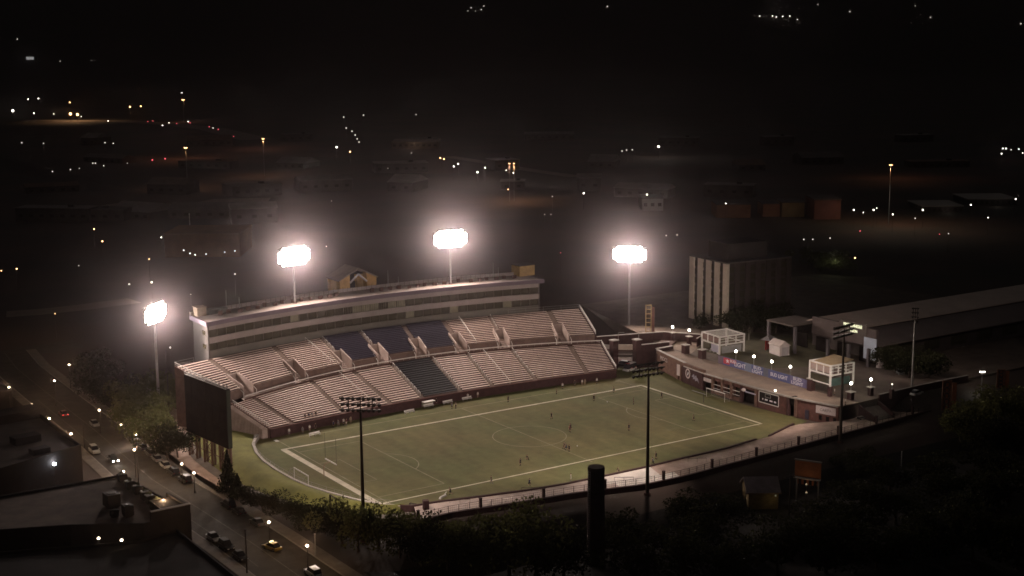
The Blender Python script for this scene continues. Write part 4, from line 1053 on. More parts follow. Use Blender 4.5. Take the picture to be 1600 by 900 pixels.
# lattice pylon signs
def pylon(px, py0, py1, z, w, m, label, letters, z_lo=None):
    c = at(px, py0, z); h = zof(px, py1, c[0], c[1])-z
    t = thing('pylon_sign', label, 'sign', tuple(c), -YAW, 'tall upright pylon signs')
    for s in (-1, 1): MB().box((s*w*.42, 0, h/2), (.26, .26, h)).build('upright', m, t, world=False)
    n = max(4, int(h/1.4))
    for k in range(n+1): MB().box((0, 0, lerp(.3, h-.15, k/n)), (w*.84-.28, .2, .2)).build('rung', m, t, world=False)
    b = MB(); b.box((w*.75, .05, h*.46), (w*.42, .2, h*.9)); b.build('side_panel', orange_p if letters else mat('pylon_side', (.16, .07, .05), .8, .2, 1), t, world=False)
    if letters:
        b = MB(); b.box((0, .16, h*.5), (w*.82, .1, h*.96)); b.build('panel', orange_p, t, world=False)
        for k in range(5):
            z_ = lerp(h*.86, h*.12, k/4); b = MB(); b.ribbon([(w*.22*math.cos(a), w*.26*math.sin(a)) for a in np.linspace(0, 2*math.pi, 16, endpoint=False)], -.14, .14, 0, closed=True)
            b.v = [(v_[0], -.04, z_+v_[1]) for v_ in b.v]; b.build('ring_mark', print_d, t, world=False)
yl = mat('yellow_lattice', (.38, .27, .12), .8, .15, 1)
pylon(1013, 519, 476, ZR, 2.0, yl, 'yellow lattice pylon beyond the bridge', False)
pylon(1478, 642, 594, 1.2, 2.6, mat('rust_lattice', (.20, .10, .065), .8, .2, 1), 'orange pylon sign with a column of dark rings, nearer of the two on the right', True)
pylon(1563, 607, 577, 3.5, 2.3, mat('rust_lattice', (.20, .10, .065)), 'dim orange pylon sign with a column of dark rings at the right edge', True)
# ------------------------------------------------------------------ street on the left
def gz(px, py): return at(px, py, -.3)
road = [(-83.5, 175), (-86.0, 150), (-86.8, 110), (-87.2, 70), (-88.0, 50), (-89.0, 20), (-87.5, -5), (-86.4, -30), (-86.0, -60), (-86.0, -110)]
rr = resample(road, 60)
b = MB(); b.ribbon([(*p, 0) for p in rr], -6.6, 6.6, -.285); b.add([(-180, 150, -.281), (-60, 168, -.281), (-60, 182, -.281), (-180, 166, -.281)], [(0, 1, 2, 3)]); struct('road', b, asphalt)
b = MB(); b.ribbon([(*p, 0) for p in rr], -.1, .1, -.272)
b.ribbon([(*p, 0) for p in rr[14:46]], -4.3, -4.15, -.272)
struct('road_marking', b, paint_m)
b = MB()
for s in (-1, 1):
    b.wall([tuple(p) for p in rr], s*6.62, s*6.85, -.5, -.15)
struct('kerb', b, concrete)
b = MB()
b.ribbon([(*p, 0) for p in rr], 6.86, 9.6, -.16); b.ribbon([(*p, 0) for p in rr[8:]], -9.2, -6.86, -.164)
struct('pavement', b, pavement_m)

def flat_building(poly, z0, z1, label, wallm, roofm, pz=.7, name='flat_roof_building'):
    c = np.mean(np.array(poly), axis=0); t = thing(name, label, 'building', (c[0], c[1], z0))
    b = MB(); b.prism(poly, z0, z1); b.build('walls', wallm, t)
    P2 = [tuple(np.array(p)*.985+c*.015) for p in poly]
    b = MB(); b.add([(p[0], p[1], z1+.02) for p in P2], [tuple(range(len(P2)))] if sum(P2[i][0]*P2[(i+1) % len(P2)][1]-P2[(i+1) % len(P2)][0]*P2[i][1] for i in range(len(P2))) > 0 else [tuple(range(len(P2)))[::-1]]); b.build('roof', roofm, t)
    b = MB(); b.wall(poly, -.02, .3, z1, z1+pz, closed=True); b.build('parapet', wallm, t)
    return t
wall_dk = mat('dark_building_wall', (.026, .021, .020), .9, .25, 3)
roof_lb = mat('brown_gravel_roof', (.125, .10, .088), .95, .3, 6)
A1 = [(-102.4, 27.5), (-102.8, 64), (-126, 60), (-150, 46), (-150, 8)]
tA = flat_building(A1, -.4, 7.6, 'dark flat roofed building at the left edge, behind the lower roof', wall_dk, roof_lb, .9)
for (px, py, w, d, h, lab) in ((40, 690, 6, 3.5, 1.6, 'raised skylight'), (62, 707, 4, 2.5, 1.2, 'raised skylight'), (20, 655, 14, 6, 2.2, 'x')):
    p = at(px, py, 7.7); MB().box((p[0], p[1], 7.62+h/2), (w, d, h), .15).build('roof_hatch', mat('hatch_dark', (.05, .042, .04), .8, .2, 2), tA)
B1 = [(-96.6, -23.9), (-99.2, 8.4), (-112, 9.6), (-150, 4.5), (-150, -30), (-120, -22.5), (-105.2, -23.7)]
ZB = 5.6
tB = flat_building([(-96.4, -24.0), (-99.2, 8.2), (-126, 8.4), (-138, -9), (-118, -17), (-106, -24.4)], -.4, ZB, 'low building with a pale terrace roof beside the street at bottom left', wall_dk, mat('terrace_roof', (.16, .125, .105), .95, .3, 5), .5)
b = MB(); b.wall([(-96.5, -24.1), (-104.5, -24.4)], -.5, .05, ZB+.5, ZB+2.4); b.wall([(-96.6, -23.6), (-97.4, -14)], -.0, .4, ZB+.5, ZB+2.2); b.build('stair_head_wall', wall_dk, tB)
b = MB(); b.wall([(-96.5, -24.25), (-104.5, -24.55)], -.62, .15, ZB+2.403, ZB+2.55); b.build('coping', concrete_l, tB)
b = MB(); b.box((-99.5, -19.5, ZB+.9), (4.5, 8.0, 1.8)); b.build('stair_head', wall_dk, tB)
flat_building([(-100, -26), (-108, -28), (-150, -12), (-150, -75), (-100, -75)], -.4, 3.6, 'black low building filling the bottom left corner', wall_dk, mat('black_roof', (.03, .026, .025), .95, .3, 5), .6)
flat_building([(-99.5, 100), (-99.5, 132), (-150, 128), (-150, 92)], -.4, 5.0, 'dark long building beside the street farther up at the left', wall_dk, roof_lb, .6)
# roof units and terrace furniture
def unit(px, py, h, w, d, label, z=ZB+.02):
    p = at(px, py, z); t = thing('air_conditioner', label, 'air conditioner', (p[0], p[1], z), .05, 'air conditioning units on the terrace roof')
    MB().box((0, 0, .15), (w*.8, d*.8, .3)).build('base', steel_d, t, world=False); MB().box((0, 0, .3+h/2), (w, d, h)).build('casing', mat('unit_casing', (.035, .03, .03), .7, .2, 1), t, world=False)
    MB().tube((0, 0, .3+h), (0, 0, .42+h), min(w, d)*.36, n=10).build('fan', steel_d, t, world=False)
    for k in range(4): MB().box((w/2+.012, 0, .3+h*(k+.7)/5), (.025, d*.8, h*.1)).build('louvre', steel_d, t, world=False)
unit(175, 792, 2.6, 2.6, 3.0, 'large dark roof unit at the left of the terrace roof'); unit(200, 806, 2.0, 1.8, 2.0, 'dark roof unit at the front edge of the terrace roof'); unit(179, 808, 1.2, 1.5, 1.2, 'small dark roof unit left of the front one')
for i, (px, py) in enumerate(((191, 752), (203, 763), (215, 771), (227, 780), (234, 786), (246, 794))):
    p = at(px, py, ZB); t = thing('terrace_planter', 'dark planter box along the street edge of the terrace roof, '+ordinal(i, 6, 'farthest one', 'nearest one', 'from the far end'), 'planter', (p[0], p[1], ZB), .05, 'planters along the terrace roof edge')
    MB().box((0, 0, .8), (1.5, 1.6, 1.6), 0, (1.7, 1.8)).build('box', steel_d, t, world=False); MB().box((0, 0, 1.66), (1.4, 1.5, .1)).build('rim', steel_d, t, world=False)
    bb = MB()
    for k in range(14):
        a = rng.normal(0, .28, 3); bb.add([(a[0], a[1], 1.7), (a[0]+.2, a[1]+.1, 1.9+abs(a[2])), (a[0]-.15, a[1]+.15, 2.0+abs(a[2])*.8)], [(0, 1, 2)])
    bb.build('foliage', mat('planter_leaves', (.05, .055, .03), .8, .3, .5), t, world=False)
b = MB(); p0 = at(205, 755, ZB+.9); p1 = at(258, 793, ZB+.9)
t = thing('terrace_rail', 'thin pale rail along the street edge of the terrace roof', 'railing', tuple(p0-[0, 0, .9]))
b.tube(p0, p1, .06, n=4); b.build('rail', steel, t); b = MB()
for f in np.linspace(0, 1, 9): q = p0*(1-f)+p1*f; b.tube(q-[0, 0, .9], q, .04, n=4)
b.build('rail_post', steel, t)

# ------------------------------------------------------------------ street lamps near the camera
def street_lamp(px, py, h, label, group='street lamps along the left street', power=500, c=(1, .64, .36), m=None, r=.28, arm=0.):
    """px, py: photo position of the lamp itself"""
    q = at(px, py, -.3+h); g = T(q[0], q[1]); q = at(px, py, g+h); base = np.array([q[0], q[1], g])
    t = thing('street_lamp', label, 'street lamp', tuple(base), 0, group)
    b = MB(); b.tube(base, base+[0, 0, h-.3], .11, .07, 7); b.build('pole', steel_d, t)
    b = MB(); b.tube(base, base+[0, 0, .4], .2, .16, 7); b.build('pole_base', steel_d, t)
    b = MB(); b.tube(base+[0, 0, h-.32], base+[0, 0, h-.18], .12, .3, 8); b.build('lamp_hood', steel_d, t)
    b = MB(); b.ball(base+np.array([0, 0, h]), r, 9, 7, .8); b.build('lamp_glass', m or lamp_w, t, smooth=True)
    if power: point('street_light', base+np.array([0, 0, h+.45]), power*.75, c, .25, t)
    return t
for px, py, h, lab, pw in (
    (210, 703, 6.5, 'street lamp at the kerb beside the row of parked cars', 2200),
    (193, 737, 4.5, 'low lamp at the street corner above the terrace roof', 500),
    (284, 725, 4.5, 'lamp just left of the scoreboard legs', 900),
    (303, 739, 4.5, 'lamp at the foot of the scoreboard frame', 500),
    (212, 679, 4.0, 'small lamp between the street trees', 120),
    (189, 664, 4.0, 'small lamp left of the street trees', 150),
    (111, 678, 6.0, 'street lamp at the building corner, beside the street', 800),
    (77, 654, 6.0, 'street lamp beyond the left roof edge, third up the street', 700),
    (57, 646, 6.0, 'bright street lamp beyond the left roof edge', 700),
    (50, 632, 6.0, 'street lamp at the far end of the dark left roof', 500),
    (155, 641, 6.0, 'street lamp on the right kerb near the taillights', 700),
    (85, 595, 7.0, 'street lamp far up the left street', 400),
    (108, 570, 7.0, 'street lamp farther up the left street', 400),
    (14, 605, 7.0, 'street lamp at the left edge of the picture', 400),
    (420, 816, 5.0, 'lamp standing in the hedge above the taxi', 900),
    (480, 853, 5.0, 'lamp beside the thin signpost at the bottom hedge', 900),
    (255, 783, 7.5, 'lamp at the near end of the terrace roof', 800)):
    street_lamp(px, py, h, lab, power=pw)
street_lamp(85, 725, 6.4, 'bluish white wall lamp before the dark left building', None, 300, (.85, .92, 1), lampmat('cold_lamp', (.85, .93, 1), 18), .42)
for px, py, lab in ((154, 841, 'left one of two pale lamps low in the black bottom corner'), (190, 844, 'right one of two pale lamps low in the black bottom corner')): street_lamp(px, py, 5.0, lab, None, 12)
# tall thin poles
def thin_pole(px, pb, pt, z, r, label, m=steel_d, cross=0.):
    c = at(px, pb, z); h = zof(px, pt, c[0], c[1])
    t = thing('utility_pole', label, 'pole', tuple(c), 0)
    b = MB(); b.tube(c, (c[0], c[1], h), r, r*.7, 7); b.build('shaft', m, t); b = MB(); b.tube((c[0], c[1], h-.02), (c[0], c[1], h+.15), r*1.3, r, 7); b.build('cap', m, t)
    if cross: b = MB(); b.box((c[0], c[1], h-.4), (cross, .12, .16), -YAW); b.build('crossarm', m, t)
thin_pole(217, 765, 712, -.3, .16, 'dark utility pole standing in the street by the kerb lamp')
thin_pole(386, 896, 828, -.3, .17, 'dark utility pole at the bottom of the street')
thin_pole(493, 868, 835, -.3, .16, 'thin grey post beside the hedge at the bottom', grey_paint)
thin_pole(132, 700, 664, -.3, .14, 'dark pole at the corner of the left building')
thin_pole(1407, 760, 706, -4, .16, 'thin grey pole alone in the dark at right', grey_paint)
thin_pole(1233, 805, 742, -4, .17, 'grey pole left of the orange billboard', steel_d, 2.2)
thin_pole(1165, 790, 762, -4, .15, 'grey pole left of the gabled hut', steel_d)
thin_pole(265, 660, 548, -.3, .12, 'slim pole behind the left street trees')

# ------------------------------------------------------------------ cars
def car_proto(kind):
    L, Wd = (4.5, 1.8) if kind == 'sedan' else ((4.7, 1.9) if kind == 'suv' else (5.3, 2.0))
    hb = .78 if kind == 'sedan' else .95; ht = 1.42 if kind == 'sedan' else (1.75 if kind == 'suv' else 2.2)
    def loft(secs):
        b = MB(); V = []; n = len(secs[0])
        for s_ in secs: V += s_
        F = [(i*n+k, i*n+(k+1) % n, (i+1)*n+(k+1) % n, (i+1)*n+k) for i in range(len(secs)-1) for k in range(n)]
        F += [tuple(range(n-1, -1, -1)), tuple(range((len(secs)-1)*n, len(secs)*n))]
        return b.add(V, F)
    def ring(x, w, z0, z1): return [(x, -w*.96, z0), (x, w*.96, z0), (x, w, (z0+z1)/2), (x, w*.93, z1), (x, -w*.93, z1), (x, -w, (z0+z1)/2)]
    h = Wd/2
    xs_ = [(-L/2, .82, .35, hb-.18), (-L/2+.15, .94, .25, hb-.02), (-L*.25, 1, .22, hb+.02), (0, 1, .22, hb+.02), (L*.22, 1, .22, hb), (L*.36, .97, .22, hb-.08), (L/2-.12, .92, .27, hb-.2), (L/2, .78, .36, hb-.3)]
    body = loft([ring(x*1., w*h, a, c) for x, w, a, c in xs_])
    if kind == 'sedan': cab = [(-L*.40, .84, hb-.05, hb), (-L*.24, .76, hb, ht), (L*.03, .76, hb, ht), (L*.24, .86, hb-.05, hb)]
    elif kind == 'suv': cab = [(-L*.47, .86, hb-.05, hb+.02), (-L*.41, .78, hb, ht), (L*.06, .78, hb, ht), (L*.25, .88, hb-.05, hb)]
    else: cab = [(-L*.49, .92, hb-.05, hb+.02), (-L*.47, .88, hb, ht), (L*.20, .86, hb, ht), (L*.40, .90, hb-.05, hb)]
    rg = lambda x, w, z0, z1: [(x, -w*h*1.06, z0), (x, w*h*1.06, z0), (x, w*h*.9, z1), (x, -w*h*.9, z1)]
    cabin = loft([rg(x, w, a, c) for x, w, a, c in cab])
    roof = MB().box(((cab[1][0]+cab[2][0])/2, 0, ht+.02), (cab[2][0]-cab[1][0]+.1, cab[1][1]*h*1.84, .07), 0, (cab[2][0]-cab[1][0]-.3, cab[1][1]*h*1.6))
    parts = [('body', body.mesh('body', mat('car_paint', (.08, .08, .085), .3, .05, 2, .3)), []), ('cabin_glass', cabin.mesh('cabin_glass', mat('car_glass', (.02, .02, .024), .08, .05, 2)), []), ('roof_panel', roof.mesh('roof_panel', MATS['car_paint']), [])]
    ty = MB().tube((0, -.11, 0), (0, .11, 0), .33, n=12).mesh('tyre', rubber); ri = MB().tube((0, -.125, 0), (0, .125, 0), .2, n=8).mesh('rim', steel)
    for sx_ in (-1, 1):
        for sy_ in (-1, 1):
            parts.append(('wheel', ty, [('rim', ri, [])], (sx_*L*.31, sy_*(h-.1), .33)))
    lm = MB().box((0, 0, 0), (.08, .38, .16)).mesh('headlight', lens_m); tm = MB().box((0, 0, 0), (.08, .34, .16)).mesh('tail_light', tail_m)
    for s in (-1, 1):
        parts.append(('headlight', lm, [], (L/2-.03, s*h*.62, hb-.26))); parts.append(('tail_light', tm, [], (-L/2+.06, s*h*.66, hb-.16)))
    for s in (-1, 1): parts.append(('mirror', MB().box((0, 0, 0), (.12, .2, .12)).mesh('mirror', MATS['car_paint']), [], (L*.16, s*(h+.06), hb+.06)))
    return parts
CARP = {k: car_proto(k) for k in ('sedan', 'suv', 'van')}
PAINT = {'dark': (.02, .02, .023), 'black': (.012, .012, .014), 'white': (.62, .61, .58), 'silver': (.32, .32, .33), 'red': (.16, .018, .02), 'blue': (.03, .04, .09), 'yellow': (.50, .34, .06), 'grey': (.11, .11, .115)}
def car(p, rz, kind, colr, label, group, heads=False, tails=False, name='parked_car'):
    t = thing(name, label, 'car' if kind != 'van' else 'van', tuple(p), rz, group)
    pm = mat('car_paint_'+colr, PAINT[colr], .28, .05, 2, .25, spec=.6)
    for part in CARP[kind]:
        nm, me, ch = part[:3]; o = link(nm, me, t, part[3] if len(part) > 3 else (0, 0, 0))
        if me.materials[0] == MATS['car_paint']: o.material_slots[0].link = 'OBJECT'; o.material_slots[0].material = pm
        if heads and nm == 'headlight': o.material_slots[0].link = 'OBJECT'; o.material_slots[0].material = lamp_head
        if tails and nm == 'tail_light': o.material_slots[0].link = 'OBJECT'; o.material_slots[0].material = lampmat('lit_tail', (1, .05, .05), 5)
        for c in ch: link(c[0], c[1], o)
    if heads:
        d = Vector((math.cos(rz), math.sin(rz), 0)); q = Vector(p)+d*2.4+Vector((0, 0, .65))
        spot('headlight_beam', q, q+d*20-Vector((0, 0, 1.0)), 350, 60, .6, .1, (1, .92, .78), t)
    return t
def roaddir(y):
    k = int(np.argmin(abs(rr[:, 1]-y))); k = min(max(k, 1), 58); d = rr[k-1]-rr[k+1]; return math.atan2(d[1], d[0])
def on_road(px, py, off=None):
    p = at(px, py, -.28); k = int(np.argmin(abs(rr[:, 1]-p[1])))
    if off is not None: p[0] = rr[k, 0]+off
    return p
GR, GL = 'cars parked along the right kerb', 'cars parked along the left kerb'
for px, py, kind, colr, lab in (
    (182, 690, 'suv', 'dark', 'dark parked car at the far end of the right kerb row'), (193, 696, 'sedan', 'grey', 'grey parked car, second from the far end of the right kerb row'),
    (204, 705, 'sedan', 'blue', 'dark blue parked car just beyond the kerb lamp'), (217, 714, 'suv', 'grey', 'grey parked car just below the kerb lamp'),
    (229, 722, 'sedan', 'silver', 'silver parked car behind the white one on the right kerb'), (243, 732, 'sedan', 'white', 'white parked car in the middle of the right kerb row'),
    (258, 743, 'suv', 'dark', 'dark parked car next below the white one'), (276, 755, 'suv', 'black', 'black parked car with a bright glint left of the scoreboard legs'),
    (336, 796, 'suv', 'black', 'black parked car by the hedge, right of the terrace building'), (353, 806, 'sedan', 'dark', 'dark parked car by the hedge, below the black one'), (379, 824, 'sedan', 'grey', 'grey parked car by the hedge, nearest the taxi')):
    p = on_road(px, py); k = int(np.argmin(abs(rr[:, 1]-p[1]))); p[0] = rr[k, 0]+5.4; car(p, roaddir(p[1]), kind, colr, lab, GR)
for px, py, kind, colr, lab in ((142, 708, 'suv', 'white', 'white parked car at the corner of the dark left building'), (322, 846, 'sedan', 'silver', 'silver parked car with a lit lamp on the left kerb'), (341, 860, 'suv', 'black', 'black parked car on the left kerb, middle of three'), (359, 876, 'sedan', 'dark', 'dark parked car on the left kerb, nearest of three')):
    p = on_road(px, py); k = int(np.argmin(abs(rr[:, 1]-p[1]))); p[0] = rr[k, 0]-5.3; car(p, roaddir(p[1])+math.pi, kind, colr, lab, GL, heads=False)
MV = 'cars driving on the street'
car(on_road(177, 720), roaddir(36)+math.pi, 'sedan', 'dark', 'dark car driving down the street with both headlights lit', MV, heads=True, name='moving_car')
car(on_road(99, 649), roaddir(80), 'sedan', 'red', 'car driving away up the street with red taillights', MV, tails=True, name='moving_car')
car(on_road(148, 665), roaddir(70)+math.pi, 'sedan', 'silver', 'pale car coming down the street beside the far lamp', MV, name='moving_car')
tx = car(on_road(425, 858), roaddir(-35)+.25, 'sedan', 'yellow', 'yellow taxi with small lights on its roof near the hedge', MV, name='taxi')
MB().box((.1, 0, 1.56), (.3, .8, .2)).build('roof_light', lampmat('taxi_light', (1, .85, .45), 2.5), tx, world=False)
car(on_road(489, 899), roaddir(-50), 'suv', 'white', 'white topped car at the bottom edge of the picture', MV, name='moving_car')
p = at(984, 579, 0.02); am = car(p, R_(200), 'van', 'white', 'white ambulance parked in the corner of the pitch by the stand', None, name='ambulance'); am['category'] = 'ambulance'
MB().box((1.0, 0, 2.33), (.4, 1.4, .16)).build('light_bar', tail_m, am, world=False)
for s in (-1, 1): MB().box((-.6, s*1.005, 1.0), (3.4, .03, .22)).build('stripe', banner_r, am, world=False)
p = at(962, 577, 0.02); car(at(972, 572, 0.02), R_(120), 'suv', 'dark', 'dark vehicle parked under the bridge beside the ambulance', None)
car(at(1432, 617, 4.72), R_(10), 'sedan', 'white', 'white car parked on the plaza beyond the grey light mast', None)
car(at(1405, 584, 4.72), R_(60), 'sedan', 'silver', 'silver car parked in front of the market hall trees', None)

# ------------------------------------------------------------------ trees and hedges
leaf = mat('leaves', (.085, .090, .034), .85, .35, 2.5, col2=(.14, .135, .055), spec=.1)
leaf_dk = mat('dark_leaves', (.020, .022, .011), .85, .35, 2.5, col2=(.040, .040, .018), spec=.1)  # darker copy of the leaves, the dark of unlit trees put into its colour
for m_ in (leaf, leaf_dk):
    nt = m_.node_tree; bs = nt.nodes['Principled BSDF']; tr = nt.nodes.new('ShaderNodeBsdfTranslucent'); mx = nt.nodes.new('ShaderNodeMixShader'); mx.inputs[0].default_value = .45
    nt.links.new(bs.inputs['Base Color'].links[0].from_socket, tr.inputs['Color']); nt.links.new(bs.outputs[0], mx.inputs[1]); nt.links.new(tr.outputs[0], mx.inputs[2]); nt.links.new(mx.outputs[0], nt.nodes['Material Output'].inputs['Surface'])
def crown_mesh(seed, n, lobes, leafsz, m, cone=False):
    r = np.random.default_rng(seed); L = []
    if cone:
        for k in range(n):
            z = r.random()**1.3; rad = (1-z)*.42*math.sqrt(r.random())*(.75+.5*r.random()); a = r.random()*6.283
            L.append((rad*math.cos(a), rad*math.sin(a), .06+z*.94))
    else:
        C = [(r.normal(0, .30), r.normal(0, .30), .60+r.normal(0, .15), .20+.17*r.random()) for _ in range(lobes)]
        for k in range(n):
            c = C[r.integers(lobes)]; v = r.normal(size=3); v /= np.linalg.norm(v); q = c[3]*(.55+.45*r.random()**.5)
            if r.random() < .08: q *= 1.25
            L.append((c[0]+v[0]*q, c[1]+v[1]*q, max(.16, c[2]+v[2]*q*.85)))
    V = []; F = []
    for p in L:
        u = r.normal(size=3); u /= np.linalg.norm(u); w = np.cross(u, r.normal(size=3)); w /= np.linalg.norm(w); s = leafsz*(.6+.8*r.random())
        b = len(V); p = np.array(p); V += [tuple(p-u*s), tuple(p+w*s*.55), tuple(p+u*s), tuple(p-w*s*.55)]; F.append((b, b+1, b+2, b+3))
    me = bpy.data.meshes.new('crown'); me.from_pydata(V, [], F); me.materials.append(m); me.update(); return me
def trunk_mesh(seed):
    r = np.random.default_rng(seed); b = MB(); b.tube((0, 0, 0), (.02, .01, .32), .035, .024, 7); b.tube((.02, .01, .32), (0, 0, .62), .024, .012, 6)
    for k in range(6):
        a = k*1.05+r.random(); z = .26+.06*k; b.tube((.015, .01, z), (.24*math.cos(a), .24*math.sin(a), z+.2+.08*r.random()), .013, .004, 5)
    return b.mesh('trunk', bark)
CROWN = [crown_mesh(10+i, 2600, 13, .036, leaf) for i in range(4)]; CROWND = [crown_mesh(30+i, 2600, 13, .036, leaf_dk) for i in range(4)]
CONE = crown_mesh(50, 2600, 1, .038, leaf_dk, True); TRUNK = [trunk_mesh(i) for i in range(3)]
def tree(px, py, h, w, label, dark=False, cone=False, name='tree', z=None, group=None):
    p = at(px, py, -.3); 
    for _ in range(4): p = at(px, py, T(p[0], p[1]) if z is None else z)
    t = thing(name, label, 'tree', tuple(p), rng.random()*6.28, group); t.scale = (w, w, h)
    link('crown', CONE if cone else (CROWND if dark else CROWN)[rng.integers(4)], t); link('trunk', TRUNK[rng.integers(3)], t)
ST = 'trees along the left street'
for px, py, h, w, lab, dk in (
    (203, 652, 9, 8, 'leafy tree left of the metal frame, beyond the street trees', 0), (222, 664, 10, 9, 'leafy tree in front of the metal frame', 0),
    (258, 645, 9, 8.5, 'lit green tree beside the stand wall, right of the metal frame', 0), (276, 640, 8, 7, 'lit green tree squeezed against the stand end wall', 0), (180, 640, 9, 9, 'dark tree at the far side of the street, left of the lit trees', 1),
    (228, 700, 9.5, 8.5, 'bushy street tree above the parked cars', 0), (252, 705, 9, 8, 'street tree between the kerb cars and the scoreboard', 0), (278, 716, 7.5, 7, 'dark small street tree touching the scoreboard edge', 1), (262, 722, 7, 6, 'low dark street tree beside the scoreboard lamp', 1),
    (240, 668, 9, 8, 'street tree right behind the corner lamp, above the far parked cars', 0), (214, 636, 9, 8, 'leafy tree farther up, behind the metal frame', 0), (250, 628, 9, 8, 'leafy tree close behind the left floodlight pole', 0), (196, 676, 7.5, 6.5, 'small leafy tree at the far end of the parked cars', 0),
    (150, 625, 8, 9, 'dark tree far up the left street', 1), (165, 600, 9, 10, 'black tree beyond the left floodlight mast', 1)):
    tree(px, py, h, w, lab, dk, group=ST)
tree(357, 769, 9.5, 6, 'dark conifer in front of the scoreboard legs', True, True, 'conifer')
tree(372, 778, 5.5, 5, 'small dark conifer right of the tall one', True, True, 'conifer')
HG = 'bushes along the path outside the grass bank'
for i, (px, py, h, w) in enumerate(((392, 792, 4, 5), (410, 798, 3.6, 5), (428, 804, 4.2, 5.5), (448, 812, 4.2, 6), (468, 818, 4.6, 6), (488, 826, 5, 6.5), (508, 834, 5, 6.5))):
    tree(px, py, h, w, 'dark bush along the path outside the grass bank, '+ordinal(i, 7), True, name='bush', group=HG)
NT = 'trees below the near walkway'
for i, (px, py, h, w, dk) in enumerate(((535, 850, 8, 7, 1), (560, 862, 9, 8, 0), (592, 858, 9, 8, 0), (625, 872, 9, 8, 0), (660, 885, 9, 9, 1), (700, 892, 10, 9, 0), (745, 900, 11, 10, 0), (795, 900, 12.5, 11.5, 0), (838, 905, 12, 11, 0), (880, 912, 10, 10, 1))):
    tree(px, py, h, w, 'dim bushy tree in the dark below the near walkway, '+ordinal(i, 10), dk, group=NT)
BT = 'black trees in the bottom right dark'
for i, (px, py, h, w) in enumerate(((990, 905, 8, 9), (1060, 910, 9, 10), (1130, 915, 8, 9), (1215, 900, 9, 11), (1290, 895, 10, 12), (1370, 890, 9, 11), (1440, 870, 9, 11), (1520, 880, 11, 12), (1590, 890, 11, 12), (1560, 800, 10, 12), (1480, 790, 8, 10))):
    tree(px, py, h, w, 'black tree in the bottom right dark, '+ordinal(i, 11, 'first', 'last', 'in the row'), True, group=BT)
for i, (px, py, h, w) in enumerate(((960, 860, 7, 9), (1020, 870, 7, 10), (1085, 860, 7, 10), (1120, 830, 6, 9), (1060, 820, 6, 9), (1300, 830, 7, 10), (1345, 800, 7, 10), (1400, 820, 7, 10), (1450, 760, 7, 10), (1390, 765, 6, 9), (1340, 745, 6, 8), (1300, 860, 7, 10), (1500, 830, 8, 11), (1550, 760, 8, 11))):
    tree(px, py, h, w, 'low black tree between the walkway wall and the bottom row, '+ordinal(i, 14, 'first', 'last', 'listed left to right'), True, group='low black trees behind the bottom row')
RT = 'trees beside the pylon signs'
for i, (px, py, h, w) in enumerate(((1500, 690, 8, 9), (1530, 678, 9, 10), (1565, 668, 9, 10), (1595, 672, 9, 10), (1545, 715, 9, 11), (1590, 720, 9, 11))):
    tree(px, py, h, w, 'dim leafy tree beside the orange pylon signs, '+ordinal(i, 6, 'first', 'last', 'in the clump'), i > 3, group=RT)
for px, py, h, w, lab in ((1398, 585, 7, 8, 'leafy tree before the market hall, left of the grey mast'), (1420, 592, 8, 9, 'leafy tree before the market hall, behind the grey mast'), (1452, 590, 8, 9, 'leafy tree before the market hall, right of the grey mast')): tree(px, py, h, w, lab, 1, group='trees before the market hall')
for px, py, h, w, lab in ((1148, 524, 8, 9, 'dark tree at the right foot of the office block corner'), (1178, 520, 9, 10, 'dark tree before the shaded side of the office block'), (1212, 522, 8, 10, 'dark tree right of the office block'), (1092, 514, 4, 6, 'small dark tree at the left foot of the office block')): tree(px, py, h, w, lab, True, group='trees at the foot of the office block')
for px, py, lab in ((1145, 520, 'thin flowering plant on a stalk left of the red canopy'), (1170, 531, 'thin flowering plant on a pale stalk nearer the red canopy')):
    p = at(px, py, ZR); t = thing('tall_plant', lab, 'plant', tuple(p)); MB().tube(p, p+[0, 0, 2.0], .1, .07, 5).build('stalk', concrete_l, t)
    bb = MB()
    for k in range(60):
        a = rng.normal(0, .38, 3); c = p+[a[0], a[1], 2.9+a[2]*1.6]; bb.add([c, c+rng.normal(0, .16, 3), c+rng.normal(0, .16, 3)], [(0, 1, 2)])
    bb.build('leaves', mat('plant_leaves', (.16, .14, .10), .8, .3, .4), t)
# white framed steel hoarding among the left trees
def frame_at(px0, px1, pt0, pt1, pb, z, label, m=steel, wires=False):
    a = at(px0, pb, z); c = at(px1, pb+(pt1-pt0)*.9, z); h0 = zof(px0, pt0, a[0], a[1]); t = thing('metal_frame', label, 'frame', tuple((a+c)/2))
    for q in (a, c): b = MB(); b.box((q[0], q[1], (z+h0)/2), (.3, .3, h0-z)); b.build('upright', m, t)
    for f in (1, .62, .45): b = MB(); zz = lerp(z, h0, f); b.tube((a[0], a[1], zz), (c[0], c[1], zz), .16, n=4); b.build('crossbar', m, t)
    m_ = (a+c)/2; b = MB(); b.box((m_[0], m_[1], lerp(z, h0, .72)), (.2, .2, (h0-z)*.5)); b.build('mullion', m, t)
frame_at(232, 248, 607, 615, 646, -.3, 'pale metal sign frame standing among the left street trees', mat('frame_pale', (.34, .28, .24), .6, .1, 1))
frame_at(517, 535, 773, 787, 815, -.3, 'dark metal goal like frame at the end of the grass bank', steel_d)
frame_at(641, 658, 786, 790, 806, -2.0, 'dark gate frame at the left end of the near walkway', steel_d)
